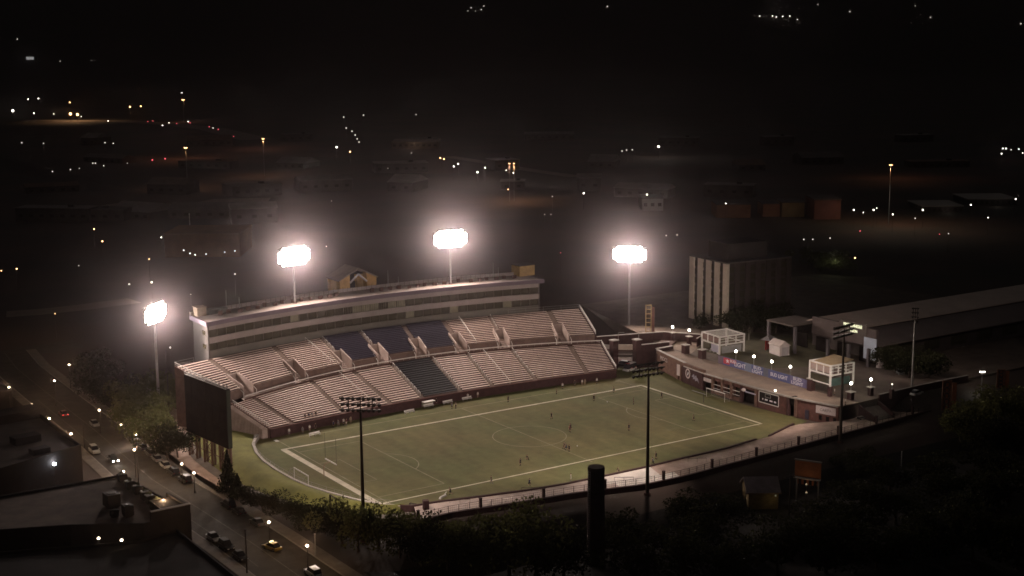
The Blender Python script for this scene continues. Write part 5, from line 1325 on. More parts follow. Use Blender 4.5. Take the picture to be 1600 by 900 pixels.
# kiosk under the near walkway, chimney, hut, billboard
c = at(683, 826, -3.9); t = thing('kiosk', 'small brick kiosk with a pale lintel below the left end of the walkway', 'kiosk', tuple(c), -.35)
MB().box((0, 0, 2.2), (5.0, 3.0, 4.4)).build('walls', brick_d, t, world=False); MB().box((.6, -1.53, 3.0), (3.8, .1, 1.0)).build('lintel_panel', mat('lintel_lilac', (.30, .27, .30), .8, .1, 1), t, world=False)
MB().box((0, 0, 4.5), (5.4, 3.4, .2)).build('roof', roof_dark, t, world=False)
MB().box((-2.5, -1.1, 3.4), (1.2, 1.2, 6.8)).build('corner_pier', brick_d, t, world=False)
p0 = at(656, 804, 2.2); p1 = at(670, 825, -1.6); t = thing('ramp_rail', 'pale slanting rail beside the kiosk stairs', 'railing', tuple(p1)); b = MB(); b.tube(p0, p1, .14, n=5); b.build('rail', white_paint, t); b = MB(); b.tube(p1-[0, 0, 2.4], p1, .1, n=5); b.build('rail_post', steel_d, t)
c = at(931, 880, -4.0); zt = zof(931, 729, c[0], c[1])
t = thing('chimney', 'thick dark brick chimney rising from the dark before the near walkway', 'chimney', tuple(c))
R0 = 26/2/F_PX*dist((c[0], c[1], zt))
b = MB(); n = 20
for k in range(12):
    z0 = lerp(-4, zt-1.5, k/12); z1 = lerp(-4, zt-1.5, (k+1)/12)-.04; b.tube((c[0], c[1], z0), (c[0], c[1], z1), R0*(1.12-.12*k/12), R0*(1.12-.12*(k+1)/12), n)
b.build('shaft', mat('chimney_brick', (.050, .032, .028), .95, .3, 1), t)
b = MB(); b.tube((c[0], c[1], zt-1.5), (c[0], c[1], zt-.35), R0*1.0, R0*1.04, n); b.tube((c[0], c[1], zt-.349), (c[0], c[1], zt), R0*1.04, R0*.98, n)
for zz in (.25, .55, .82):
    z0 = lerp(-4, zt-1.5, zz); MB().tube((c[0], c[1], z0), (c[0], c[1], z0+.3), R0*(1.16-.12*zz), R0*(1.16-.12*zz), n).build('iron_band', steel_d, t)
lb = MB(); e_ = np.array([-math.sin(YAW+.9), -math.cos(YAW+.9), 0])*R0*1.2; sd = np.array([e_[1], -e_[0], 0])/np.linalg.norm(e_)*.25
for s_ in (-1, 1): MB().tube(np.array([c[0], c[1], -4])+e_+sd*s_, np.array([c[0], c[1], zt-.6])+e_*.9+sd*s_, .05, n=4).build('ladder_rail', steel, t)
for k in range(40): z0 = lerp(-3.6, zt-.8, k/39); lb.tube(np.array([c[0], c[1], z0])+e_*(1-.1*k/39)-sd, np.array([c[0], c[1], z0])+e_*(1-.1*k/39)+sd, .03, n=4)
lb = lb.build('ladder_rung', steel, t); lb['kind'] = 'stuff'
b.build('crown_ring', mat('chimney_crown', (.06, .04, .034), .95, .3, 1), t)
c = at(1197, 795, -4.0); t = thing('hut', 'small gabled wooden hut in the dark below the walkway', 'hut', (c[0]+1, c[1]+3, -4), R_(-32))
b = MB(); b.box((0, 0, 2.0), (6.5, 7, 4.0)); b.add([(-3.25, -3.5, 4.001), (3.25, -3.5, 4.001), (3.25, 0, 6.0), (-3.25, 0, 6.0), (-3.25, 3.5, 4.001), (3.25, 3.5, 4.001)], [(0, 3, 4), (1, 5, 2)]); b.build('walls', mat('hut_boards', (.22, .155, .07), .9, .25, 1), t, world=False)
for k in range(7): MB().box((0, -3.52, .4+k*.54), (6.5, .06, .44)).build('board', mat('hut_boards', (.22, .155, .07)), t, world=False)
for s in (-1, 1):
    b = MB(); b.add([(-3.8, s*4.0, 3.7), (3.8, s*4.0, 3.7), (3.8, 0, 6.2), (-3.8, 0, 6.2), (-3.8, s*4.0, 3.85), (3.8, s*4.0, 3.85), (3.8, 0, 6.36), (-3.8, 0, 6.36)], [(0, 1, 2, 3), (7, 6, 5, 4), (0, 4, 5, 1), (1, 5, 6, 2), (3, 7, 4, 0)]); b.build('roof', mat('hut_roof', (.30, .24, .24), .9, .2, 2), t, world=False)
MB().box((0, -4.02, 3.78), (7.7, .1, .26)).build('fascia', mat('hut_fascia', (.20, .13, .09), .8, .1, 1), t, world=False)
b = MB(); b.box((2.6, -3.75, 3.2), (.3, .3, .3)); b.build('wall_lamp', lampmat('hut_lamp', (.9, .85, .5), .08), t, world=False); w0 = Matrix.Translation(t.location) @ Matrix.Rotation(t.rotation_euler.z, 4, 'Z') @ Vector((2.0, -5.6, 2.6)); point('hut_light', w0, 9, (1, .80, .45), .3, t)
for (px, py), lab in zip(((1260, 757), (1260, 770)), ('upper of two faint lamps under the orange billboard', 'lower of two faint lamps under the orange billboard')): street_lamp(px, py, 4.5, lab, None, 14, m=lampmat('hut_lamp', (.9, .9, .4), .25), r=.25)
q = at(1261, 783, -4.0); zt_ = zof(1243, 719, q[0], q[1]); w_ = 36/F_PX*dist(q)/math.cos(.45)
t = thing('billboard', 'orange brown billboard panel on posts in the dark at lower right', 'billboard', tuple(q), -YAW-.5)
hh = zt_+4; MB().box((0, 0, hh-2.1), (w_, .22, 3.6)).build('panel', mat('billboard_orange', (.42, .16, .07), .8, .15, 2), t, world=False)
MB().box((0, -.02, hh-.18), (w_+.2, .4, .3)).build('top_trim', concrete, t, world=False); MB().box((0, -.6, hh-4.1), (w_+.2, 1.0, .16)).build('catwalk', concrete, t, world=False)
for s in (-1, 1): MB().box((s*w_*.42, 0, (hh-4.2)/2), (.3, .3, hh-4.2)).build('post', grey_paint, t, world=False)
for k in range(5): MB().box((w_*(-.4+.2*k), .05, hh-5.0), (.5, .1, 1.4)).build('lower_slat', orange_p, t, world=False)
# ------------------------------------------------------------------ the town in the distance
def march(px, py, up):
    """where the view through this pixel meets the height 'up' above the terrain"""
    d = ray(px, py); d = d/np.linalg.norm(d); t = 150.
    while t < 9500:
        p = CAM+d*t
        if p[2] < T(p[0], p[1])+up: return p
        t += 4 if t < 1500 else 12
    return p
LAMP_ME = {}
def far_mesh(kind, m, n):
    k = (kind, m.name, n)
    if k in LAMP_ME: return LAMP_ME[k]
    b = MB()
    b.ball((0, 0, 0), 1, 8, 6) if kind == 'ball' else b.box((0, 0, 0), (3.6, 1.0, .9))
    b.m = 1
    w_ = .16 if kind == 'ball' else .42; b.tube((0, 0, -n), (0, 0, -.5), w_, w_*.7, 5, caps=False); b.box((0, 0, 1.1 if kind == 'ball' else .55), (.9 if kind == 'ball' else 3.0, .9, .12))
    LAMP_ME[k] = b.mesh('distant_lamp', [m, steel_d if kind == 'ball' else grey_paint]); return LAMP_ME[k]
def far_lamp(px, py, m, label, group, size=1., kind='ball', up=9., name='distant_lamp', cat='street lamp'):
    p = march(px, py, up); r = dist(p)*.00050*size
    o = link(name, far_mesh(kind, m, max(2, round(up/r))), None, tuple(p), -YAW); o.scale = (r, r, r)
    prop(o, label, cat, group)
    if name == 'highway_lamp': spot('mast_light', p-np.array([0, 0, 1.6]), p-np.array([0, 0, 20]), 9000, 150, .6, .4, (1, .50, .24))
    return p
def row(pts, m, what, group, size=1., kind='ball', up=9., name='distant_lamp', cat='street lamp'):
    pts = sorted(pts)
    for i, q in enumerate(pts):
        s = size*(q[2] if len(q) > 2 else 1)
        lab = what if len(pts) == 1 else ordinal(i, len(pts)).capitalize()+' of the '+what
        far_lamp(q[0], q[1], m, lab, group, s, kind, up, name, cat)
row([(44, 155), (60, 154), (84, 178, .7)], lamp_far_w, 'small white lamps above the bright lamp at far left', 'white lamps at far left', .8)
row([(20, 173)], lamp_far_w, 'large bright white lamp at the far left edge', None, 1.6)
row([(53, 177), (127, 182, .6), (169, 189, .9)], lamp_far_w, 'flat white lamps along the far left road', 'white lamps along the far left road', .8)
row([(109, 160, .8), (110, 178, 1.7), (121, 179, 1.6)], lamp_far_o, 'glaring amber lamps clustered at the far left', 'amber lamps clustered at the far left')
row([(203, 167), (220, 166, .9)], lamp_far_o, 'amber lamps side by side at upper left', 'amber lamps side by side at upper left')
row([(284, 145, .5)], lamp_far_w, 'twin headed pale mast above the amber tee lamp at upper left', None, 1, 'bar', 24)
row([(286, 156), (290, 231, 1.2), (411, 217, .9)], lamp_far_o, 'amber tee shaped highway masts at upper left', 'amber tee shaped highway masts at upper left', .95, 'bar', 26, 'highway_lamp')
row([(231, 190, .7), (239, 189, .7), (276, 193, .8), (297, 192, .9), (327, 198, .8), (341, 202, .9), (365, 213, .7)], lamp_far_r, 'red tail lamps of traffic on the far left highway', 'red traffic lamps on the far left highway', .75, up=1.2, name='traffic_lamp', cat='car light')
row([(254, 196, 1), (264, 192, .8), (294, 190, .9), (333, 200, .6)], lamp_far_w, 'white traffic lamps on the far left highway', 'white traffic lamps on the far left highway', .7, up=1.2, name='traffic_lamp', cat='car light')
row([(34, 223), (68, 224, .8), (164, 223), (177, 224)], lamp_far_d, 'faint lamps in a level line at left', 'faint lamps in a level line at left', .8)
row([(178, 243), (183, 243)], lamp_far_w, 'pair of close white headlamps at left', 'pair of close white headlamps at left', .75, up=1.2, name='traffic_lamp', cat='car light')
row([(238, 250), (258, 248)], lamp_far_r, 'two vivid red lamps at left', 'two vivid red lamps at left', 1., up=1.2, name='traffic_lamp', cat='car light')
row([(82, 268), (110, 265), (124, 263, .6), (145, 255), (149, 255), (162, 259), (199, 255, .6)], lamp_far_d, 'dim car lamps strung along the dark left road', 'dim car lamps along the dark left road', .75, up=1.2, name='traffic_lamp', cat='car light')
row([(147, 358), (160, 377)], lamp_far_o, 'amber lamps on a slant at middle left', 'amber lamps on a slant at middle left', .9)
row([(2, 423, .7), (26, 420), (86, 490, .8), (233, 405, .8)], lamp_far_o, 'lone amber street lamps scattered at lower left', 'lone amber street lamps at the left', .9)
row([(202, 444, .9), (237, 441, 1.2)], lamp_far_w, 'white lamps above the left floodlight', 'white lamps above the left floodlight')
row([(266, 543)], lamp_far_w, 'white lamp right of the left floodlight pole', None, .9)
row([(367, 428)], lamp_far_w, 'white lamp over a small lit lawn left of the second floodlight', None, .8)
row([(298, 460, .6), (123, 415, .7), (510, 385, .7)], lamp_far_d, 'faint lone lamps around the left floodlights', 'faint lone lamps around the left floodlights')
row([(537, 183), (541, 200), (550, 205), (555, 211), (558, 217), (561, 222), (568, 180)], lamp_far_d, 'small lamps in a curving string at top centre left', 'lamps in a curving string', .85)
row([(526, 230)], lamp_far_w, 'large white lamp below the curving string of lamps', None, 1.25)
row([(547, 237)], lamp_far_o, 'yellow lamp right of the large white one below the string', None, .9)
row([(606, 263, .7), (518, 314, .6), (650, 179, .8), (643, 239, .6)], lamp_far_d, 'faint scattered lamps in the centre background', 'faint scattered lamps in the centre background')
row([(688, 247), (693.5, 248.5)], lamp_far_o, 'two touching amber lamps in the centre background', 'two touching amber lamps', .9)
row([(709, 260), (716, 256), (746, 269, 1.25), (758, 262, .9)], lamp_far_w, 'white lamps between the amber pair and the tee lamp', 'white lamps right of the amber pair', .95)
row([(796, 255.5), (803, 255.5)], lamp_far_o, 'bright amber bars of the double mast in the centre background', 'amber bars of the double mast', .6, 'bar', 22, 'highway_lamp')
row([(791, 266, .8), (802, 270)], lamp_far_w, 'small lamps under the amber double mast', 'small lamps under the amber double mast', .75)
row([(794, 296)], lamp_far_o, 'small amber lamp below the amber double mast', None, .8)
row([(863, 307, .7), (851, 335, .6), (861, 335, .6)], lamp_far_d, 'tiny dim lamps left of the third floodlight', 'tiny dim lamps left of the third floodlight')
row([(912, 302)], lamp_far_w, 'white lamp in the background left of the third floodlight', None, 1.15)
row([(876, 395)], lamp_far_r, 'small reddish lamp between the two right floodlights', None, .8)
row([(1029, 229)], lamp_far_w, 'large lone white lamp above the right floodlight', None, 1.5)
row([(972, 236), (979, 234.5), (988, 234)], lamp_far_d, 'greenish lamps in a short streak above the right floodlight', 'greenish lamps in a short streak', .8)
row([(1011, 304)], lamp_far_w, 'white lamp on the pale grey building above the right floodlight', None, 1.0)
row([(1134, 318)], lamp_far_w, 'white lamp before the reddish facades', None, .8)
row([(1041, 368), (1058, 367)], lamp_far_d, 'flat car lamps right of the right floodlight', 'flat car lamps right of the right floodlight', .9, up=1.2, name='traffic_lamp', cat='car light')
row([(1256, 374), (1270, 374), (1297, 372)], lamp_far_d, 'dim car lamps right of the office block roof', 'dim car lamps right of the office block roof', .8, up=1.2, name='traffic_lamp', cat='car light')
row([(1392, 258)], lamp_far_o, 'lone amber tee shaped mast at upper right', None, 1.05, 'bar', 30, 'highway_lamp')
row([(1334, 328), (1349, 332, .6), (1365, 328, 1.1), (1370, 325, .6), (1395, 335), (1442, 328, 1.1)], lamp_far_w, 'white yard lamps in a level row at right', 'white yard lamps at right', .95)
row([(1517, 320), (1544, 340, .7), (1587, 311, .9)], lamp_far_w, 'white lamps near the pale roofs at far right', 'white lamps near the pale roofs', .95)
row([(1430, 341), (1482, 365, .8)], lamp_far_d, 'dim lamps under the pale roofs at right', 'dim lamps under the pale roofs', .8)
row([(1344, 361), (1468, 366, .7)], lamp_far_r, 'reddish lamps along the dark right road', 'reddish lamps along the dark right road', .8, up=1.2, name='traffic_lamp', cat='car light')
row([(1336, 403)], lamp_far_o, 'lone orange lamp right of the lit trees', None, .9)
row([(1567, 232), (1572, 232, 1.1), (1565, 240), (1592, 233, .8), (1598, 239, .8), (1580, 234, .5)], lamp_far_w, 'white lamps clustered at the upper right edge', 'white lamps at the upper right edge', .75)
row([(731, 17, .8), (736, 12), (743, 17.5, .7), (752, 15), (756, 9.5)], lamp_far_d, 'faint house lamps on the hill at top centre', 'house lamps on the hill at top centre', .75, up=6)
row([(949, 10)], lamp_far_d, 'faint lone house lamp on the hill at the top, right of centre', None, .9, up=6)
row([(1187, 25), (1207, 25), (1213, 26.5), (1223, 25.5), (1234, 25), (1246, 30.5, .7)], lamp_far_w, 'small white lamps strung on the hill at top right', 'white lamps strung on the hill', .65, up=6)
row([(1278, 7, .6), (1328, 18), (1430, 9, .6), (1454, 27, .8), (1595, 37)], lamp_far_d, 'faint lone house lamps on the hill at top right', 'faint lone lamps on the right hill', .9, up=6)
row([(27, 61, .8), (94, 96, .9), (143, 95, .6), (148, 94, .6), (350, 89, .7), (356, 89, .6)], lamp_far_d, 'faint house lamps on the dark slope at upper left', 'house lamps on the upper left slope', .9, up=6)
p = march(47, 91, 8); t = thing('lit_window_block', 'pale lit rectangle of a building on the upper left slope', 'building', tuple(p-[0, 0, 8]), -YAW); s = dist(p)/F_PX
MB().box((0, s*4, s*2), (s*16, s*8, s*9)).build('walls', wall_dk, t, world=False); MB().box((0, -.2, 8), (s*11, .3, s*4)).build('lit_front', lampmat('lit_front', (1, 1, 1), .35), t, world=False)
row([(1535, 581)], lamp_far_w, 'flat white canopy lamp by the far pylon sign', None, 1.9, 'bar', 6, 'canopy_lamp')
for q, pw, cc in (((290, 231), 2.5e4, (1, .42, .22)), ((1392, 258), 1e4, (1, .42, .22)), ((411, 217), 1.6e4, (1, .40, .22)), ((115, 178), 1.1e5, (1, .6, .3)), ((1535, 581), 260, (.9, 1, .95)), ((367, 428), 900, (.85, 1, .8)), ((86, 490), 5000, (1, .62, .35)), ((1029, 229), 1.3e4, (1, .95, .85)), ((745, 265), 2.5e4, (1, .95, .85)), ((1385, 330), 9e3, (1, .95, .8)), ((1450, 330), 5e3, (1, .9, .7))):
    p = march(q[0], q[1], 9); h_ = 5. if pw < 1000 else 26.; p = p+np.array([0, 0, h_-9]); spot('town_light', p, p-np.array([0, 0, 10]), pw*(.40 if pw > 1000 else .5), 158, .4, .8, cc)
# far buildings
def far_building(px0, px1, pb, pt, label, wallm, depth=14, nwin=5, lit=None, lightc=None, power=0, roofm=None, win=True):
    a = march(px0, pb, .2); s = dist(a)/F_PX; w = (px1-px0)*s; h = (pb-pt)*s; c = a+RIGHT*w/2
    t = thing('town_building', label, 'building', (c[0], c[1], a[2]-.5), -YAW)
    MB().box((0, depth/2, h/2), (w, depth, h)).build('walls', wallm, t, world=False); MB().box((0, depth/2, h+.25), (w+.6, depth+.6, .5)).build('roof', roofm or roof_dark, t, world=False)
    if win:
        for k in range(nwin):
            for f in range(max(1, int(h/4))):
                MB().box((w*((k+.5)/nwin-.5), -.02, h*(f+.55)/max(1, int(h/4))), (w/nwin*.5, .2, min(1.8, h*.4))).build('window', glass, t, world=False)
    if power:
        q = c-DIR*np.array([1, 1, 0])*9+np.array([0, 0, h*.9]); point('yard_light', q, power*.03, lightc, .6)
    return t
far_building(1003, 1036, 330, 309, 'pale grey lit building above the right floodlight', mat('far_grey', (.36, .34, .31), .9, .1, 5), 18, 3, power=2600, lightc=(1, .95, .85))
far_building(1120, 1172, 340, 319, 'first reddish lit facade right of the right floodlight', mat('far_red', (.30, .15, .09), .9, .2, 5), 20, 5, win=False, power=1500, lightc=(1, .55, .3))
far_building(1192, 1218, 338, 318, 'second reddish lit facade, narrow, right of the first', mat('far_red', (.3, .15, .09)), 16, 3, win=False, power=1100, lightc=(1, .55, .3))
far_building(1222, 1256, 339, 316, 'third facade with a yellowish corner, right of the narrow one', mat('far_ochre', (.30, .21, .11), .9, .2, 5), 16, 3, win=False, power=700, lightc=(1, .65, .35))
far_building(1272, 1312, 343, 312, 'large dark reddish gable right of the lit facades', mat('far_maroon', (.18, .085, .07), .9, .2, 6), 22, 3, win=False, power=900, lightc=(1, .6, .35))
far_building(1440, 1502, 331, 322, 'long low building with a pale roof at right', mat('far_dark', (.08, .07, .065), .9, .2, 6), 26, 8, roofm=mat('far_pale_roof', (.36, .32, .28), .9, .1, 8), power=1500, lightc=(1, .9, .75))
far_building(1512, 1585, 321, 311, 'long low building with a pale roof at the far right', mat('far_dark', (.08, .07, .065)), 26, 9, roofm=mat('far_pale_roof', (.36, .32, .28)), power=1500, lightc=(1, .9, .75))
far_building(612, 684, 232, 222, 'dim brown roofed hall in the centre background', mat('far_brown', (.14, .10, .08), .9, .2, 8), 40, 8, roofm=mat('far_brown_roof', (.22, .16, .13), .9, .15, 8), power=1.2e4, lightc=(1, .75, .5))
tb_ = far_building(258, 372, 402, 366, 'low orange brick building ringed with small wall lamps at left', mat('far_orange_wall', (.20, .09, .035), .9, .2, 5), 30, 9, roofm=mat('far_orange_roof', (.22, .11, .05), .9, .15, 8), win=False)
for i, (px, py) in enumerate(((252, 371), (261, 374), (280, 387), (287, 391), (297, 396), (305, 398), (322, 397), (351, 394), (367, 392))):
    far_lamp(px, py, lamp_far_w, ordinal(i, 9).capitalize()+' of the small lamps round the orange brick building', 'small lamps round the orange brick building', .85 if i < 2 else .7, up=4, name='wall_lamp')
for q, pw in (((256, 373), 500), ((300, 396), 350), ((345, 395), 350), ((320, 372), 900)): p = march(q[0], q[1], 4); point('wall_light', p-DIR*3+np.array([0, 0, 2]), pw*.25, (1, .85, .6), .3)
p = march(297, 362, .2); t = thing('flagpole', 'pale lit flagpole above the orange brick building', 'pole', tuple(p)); b = MB(); h_ = 26*dist(p)/F_PX; b.tube(p, p+[0, 0, h_], .35, .2, 6); b.build('shaft', white_paint, t); b = MB(); b.ball(p+[0, 0, h_+.3], .4, 6, 5); b.build('finial', white_paint, t)
# pale road and car park strips
def strip_road(pts, w, m, name):
    b = MB(); P_ = [march(px, py, .3) for px, py in pts]
    b.ribbon([(p[0], p[1], T(p[0], p[1])) for p in P_], -w/2, w/2, .25); struct(name, b, m)
far_road = mat('far_road', (.20, .16, .13), .9, .2, 12)
strip_road([(10, 492), (60, 490), (130, 482), (210, 470)], 12, far_road, 'road')
strip_road([(700, 245), (745, 252), (835, 267), (900, 276)], 12, far_road, 'road')
strip_road([(40, 188), (180, 189), (260, 194), (330, 201), (400, 218)], 30, far_road, 'road')
strip_road([(180, 318), (320, 316), (420, 314)], 30, far_road, 'road')
for i, (px, py) in enumerate(((1282, 424), (1300, 420), (1312, 428), (1268, 418))):
    p = march(px, py, .2); t = thing('tree', ordinal(i, 4, 'first', 'last', 'listed').capitalize()+' of the greenish lit trees right of the office block', 'tree', tuple(p), i, 'greenish lit trees right of the office block'); t.scale = (9, 9, 7); link('crown', CROWN[i], t); link('trunk', TRUNK[0], t)
p = march(1298, 424, 1); point('garden_light', p+np.array([0, 0, 5])-DIR*5, 160, (.9, 1, .6), .4)
# low roofs of the dark town between the lamps
far_roofs = [mat('town_roof_grey', (.12, .10, .09), .9, .25, 8), mat('town_roof_brown', (.15, .095, .07), .9, .25, 8), mat('town_roof_pale', (.22, .19, .17), .9, .2, 8)]
r2 = np.random.default_rng(11); spots_ = []
for row_, (py_, n_, x0_, x1_) in enumerate(((300, 9, 40, 1240), (262, 9, 60, 1560), (222, 8, 30, 1500), (345, 5, 30, 420))):
    for i in range(n_):
        px = lerp(x0_, x1_, (i+.5)/n_)+r2.uniform(-35, 35); py = py_+r2.uniform(-9, 9); a = march(px, py, .1)
        w, dd, hh = r2.uniform(14, 46), r2.uniform(12, 26), r2.uniform(4, 8.5)
        t = thing('town_building', 'dark low roofed building in the unlit town, '+ordinal(i, n_)+' of the '+('second', 'third', 'farthest', 'nearest')[row_]+' rank', 'building', (a[0], a[1], a[2]-.4), -YAW+r2.uniform(-.5, .5), 'dark low buildings in the unlit town')
        MB().box((0, 0, hh/2), (w, dd, hh)).build('walls', mat('town_wall', (.10, .08, .07), .9, .25, 6), t, world=False)
        rfm = far_roofs[r2.integers(3)]
        if r2.random() < .5:
            b = MB(); e = .5
            b.add([(-w/2-e, -dd/2-e, hh), (w/2+e, -dd/2-e, hh), (w/2+e, 0, hh+dd*.17), (-w/2-e, 0, hh+dd*.17), (-w/2-e, dd/2+e, hh), (w/2+e, dd/2+e, hh)], [(0, 1, 2, 3), (3, 2, 5, 4), (0, 3, 4), (1, 5, 2), (4, 5, 1, 0)]); b.build('roof', rfm, t, world=False)
        else: MB().box((0, 0, hh+.2), (w+.6, dd+.6, .4)).build('roof', rfm, t, world=False); MB().box((w*.2, 0, hh+1), (3, 2.4, 1.3)).build('roof_unit', steel_d, t, world=False)
        for k in range(int(w/6)): MB().box((lerp(-w/2, w/2, (k+.5)/int(w/6)), -dd/2-.03, hh*.5), (2.4, .12, 1.6)).build('window', glass, t, world=False)
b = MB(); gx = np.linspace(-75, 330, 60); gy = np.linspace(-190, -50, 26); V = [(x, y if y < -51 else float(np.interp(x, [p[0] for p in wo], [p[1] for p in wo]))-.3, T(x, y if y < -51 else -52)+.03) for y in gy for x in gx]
b.add(V, [(j*60+i, j*60+i+1, (j+1)*60+i+1, (j+1)*60+i) for j in range(25) for i in range(59)]); struct('unlit_ground_sheet', b, mat('unlit_ground', (.020, .017, .014), .95, .4, 6))  # dark sheet laid over the near ground, its colour stands in for missing light
# ------------------------------------------------------------------ goals, benches and people
def football_goal(x, s, label):
    t = thing('football_goalpost', label, 'goalpost', (x, 0, 0), 0, 'gooseneck football goalposts'); b = MB()
    pts = [(x, 0, 0), (x, 0, 2.2), (x-s*.35, 0, 2.75), (x-s*1.0, 0, 3.0), (x-s*1.8, 0, 3.05)]
    for a, c in zip(pts, pts[1:]): b.tube(a, c, .09, n=6)
    b.build('gooseneck', steel_d if s > 0 else mat('post_brown', (.24, .15, .09), .6, .1, 1), t)
    xb = x-s*1.8; b = MB(); b.tube((xb, -2.82, 3.05), (xb, 2.82, 3.05), .14 if s < 0 else .08, n=6); b.build('crossbar', white_paint if s < 0 else grey_paint, t)
    for q in (-1, 1): b = MB(); b.tube((xb, q*2.82, 3.05), (xb, q*2.82, 9.1), .035, n=5); b.build('upright', steel_d, t)
football_goal(-56.2, -1, 'gooseneck football goalpost with white crossbar at the left end line'); football_goal(56.9, 1, 'dark gooseneck football goalpost at the right end line')
def soccer_goal(c, rz, label):
    t = thing('soccer_goal', label, 'goal', tuple(c), rz, 'white soccer goals set back from the end lines')
    for q in (-3.66, 3.66): MB().tube((0, q, 0), (0, q, 2.44), .05, n=6).build('post', white_paint, t, world=False)
    MB().tube((0, -3.72, 2.44), (0, 3.72, 2.44), .12, n=6).build('crossbar', white_paint, t, world=False)
    b = MB()
    for q in (-3.66, 3.66): b.tube((0, q, 2.44), (-.9, q, 2.3), .03, n=4); b.tube((-.9, q, 2.3), (-2.0, q, 0), .03, n=4); b.tube((-2.0, q, .03), (0, q, .03), .03, n=4)
    b.tube((-2.0, -3.66, .03), (-2.0, 3.66, .03), .03, n=4); b.build('frame', steel, t, world=False)
    b = MB()
    for k in range(31):
        y = lerp(-3.66, 3.66, k/30); b.tube((-.9, y, 2.3), (-2.0, y, .03), .006, n=3, caps=False)
    for k in range(11):
        f = k/10; b.tube((lerp(-.9, -2.0, f), -3.66, lerp(2.3, .03, f)), (lerp(-.9, -2.0, f), 3.66, lerp(2.3, .03, f)), .006, n=3, caps=False)
    n_ = b.build('net', steel, t, world=False)
a = at(458, 731, 2.44); c = at(483, 743, 2.44); m_ = (a+c)/2; soccer_goal((m_[0], m_[1], 0), 0, 'white soccer goal standing off the pitch at the left end')
soccer_goal((61.6, .5, 0), math.pi, 'white soccer goal standing against the field house wall')
def bench(px, py, rz, label, roofed=False):
    c = at(px, py, 0); t = thing('team_bench', label, 'bench', tuple(c), rz, 'white benches along the far touchline')
    MB().box((0, 0, .45), (3.2, .45, .06)).build('seat', white_paint, t, world=False); MB().box((0, .24, .8), (3.2, .05, .4)).build('backrest', white_paint, t, world=False)
    for s in (-1.4, 0, 1.4): MB().box((s, 0, .21), (.08, .4, .42)).build('leg', steel, t, world=False)
    if roofed: MB().box((0, .1, 1.7), (3.6, 1.3, .08)).build('roof', white_paint, t, world=False); MB().box((0, .72, 1.0), (3.6, .06, 1.35)).build('rear_panel', pane_lit, t, world=False)
bench(640, 646, .1, 'plain white bench at the left of the far touchline benches'); bench(670, 636.5, .1, 'white roofed team shelter on the far touchline', True); bench(700, 631, .1, 'plain white bench right of the roofed shelter'); bench(730, 625.5, .1, 'bright white bench at the right of the far touchline benches')
bench(492, 681, .2, 'small white bench by the left corner of the stand')
for px, py, lab in ((692, 777, 'white equipment bag on the grass beside the near touchline'), ):
    c = at(px, py, 0); t = thing('kit_bag', lab, 'bag', tuple(c), .5); MB().box((0, 0, .2), (2.6, .5, .4), 0, (2.2, .3)).build('bag_body', white_paint, t, world=False); MB().tube((.6, 0, .38), (1.5, 0, .75), .09, n=6).build('handle', white_paint, t, world=False)
for px, py, lab in ((902, 697.5, 'white ball beside the group in the centre right of the pitch'), (948.8, 628.5, 'white ball near the far right penalty area')):
    c = at(px, py, 0); o = MB().ball((0, 0, .13), .14, 10, 8).build('ball', white_paint, None); o.location = tuple(c); prop(o, lab, 'ball', None)

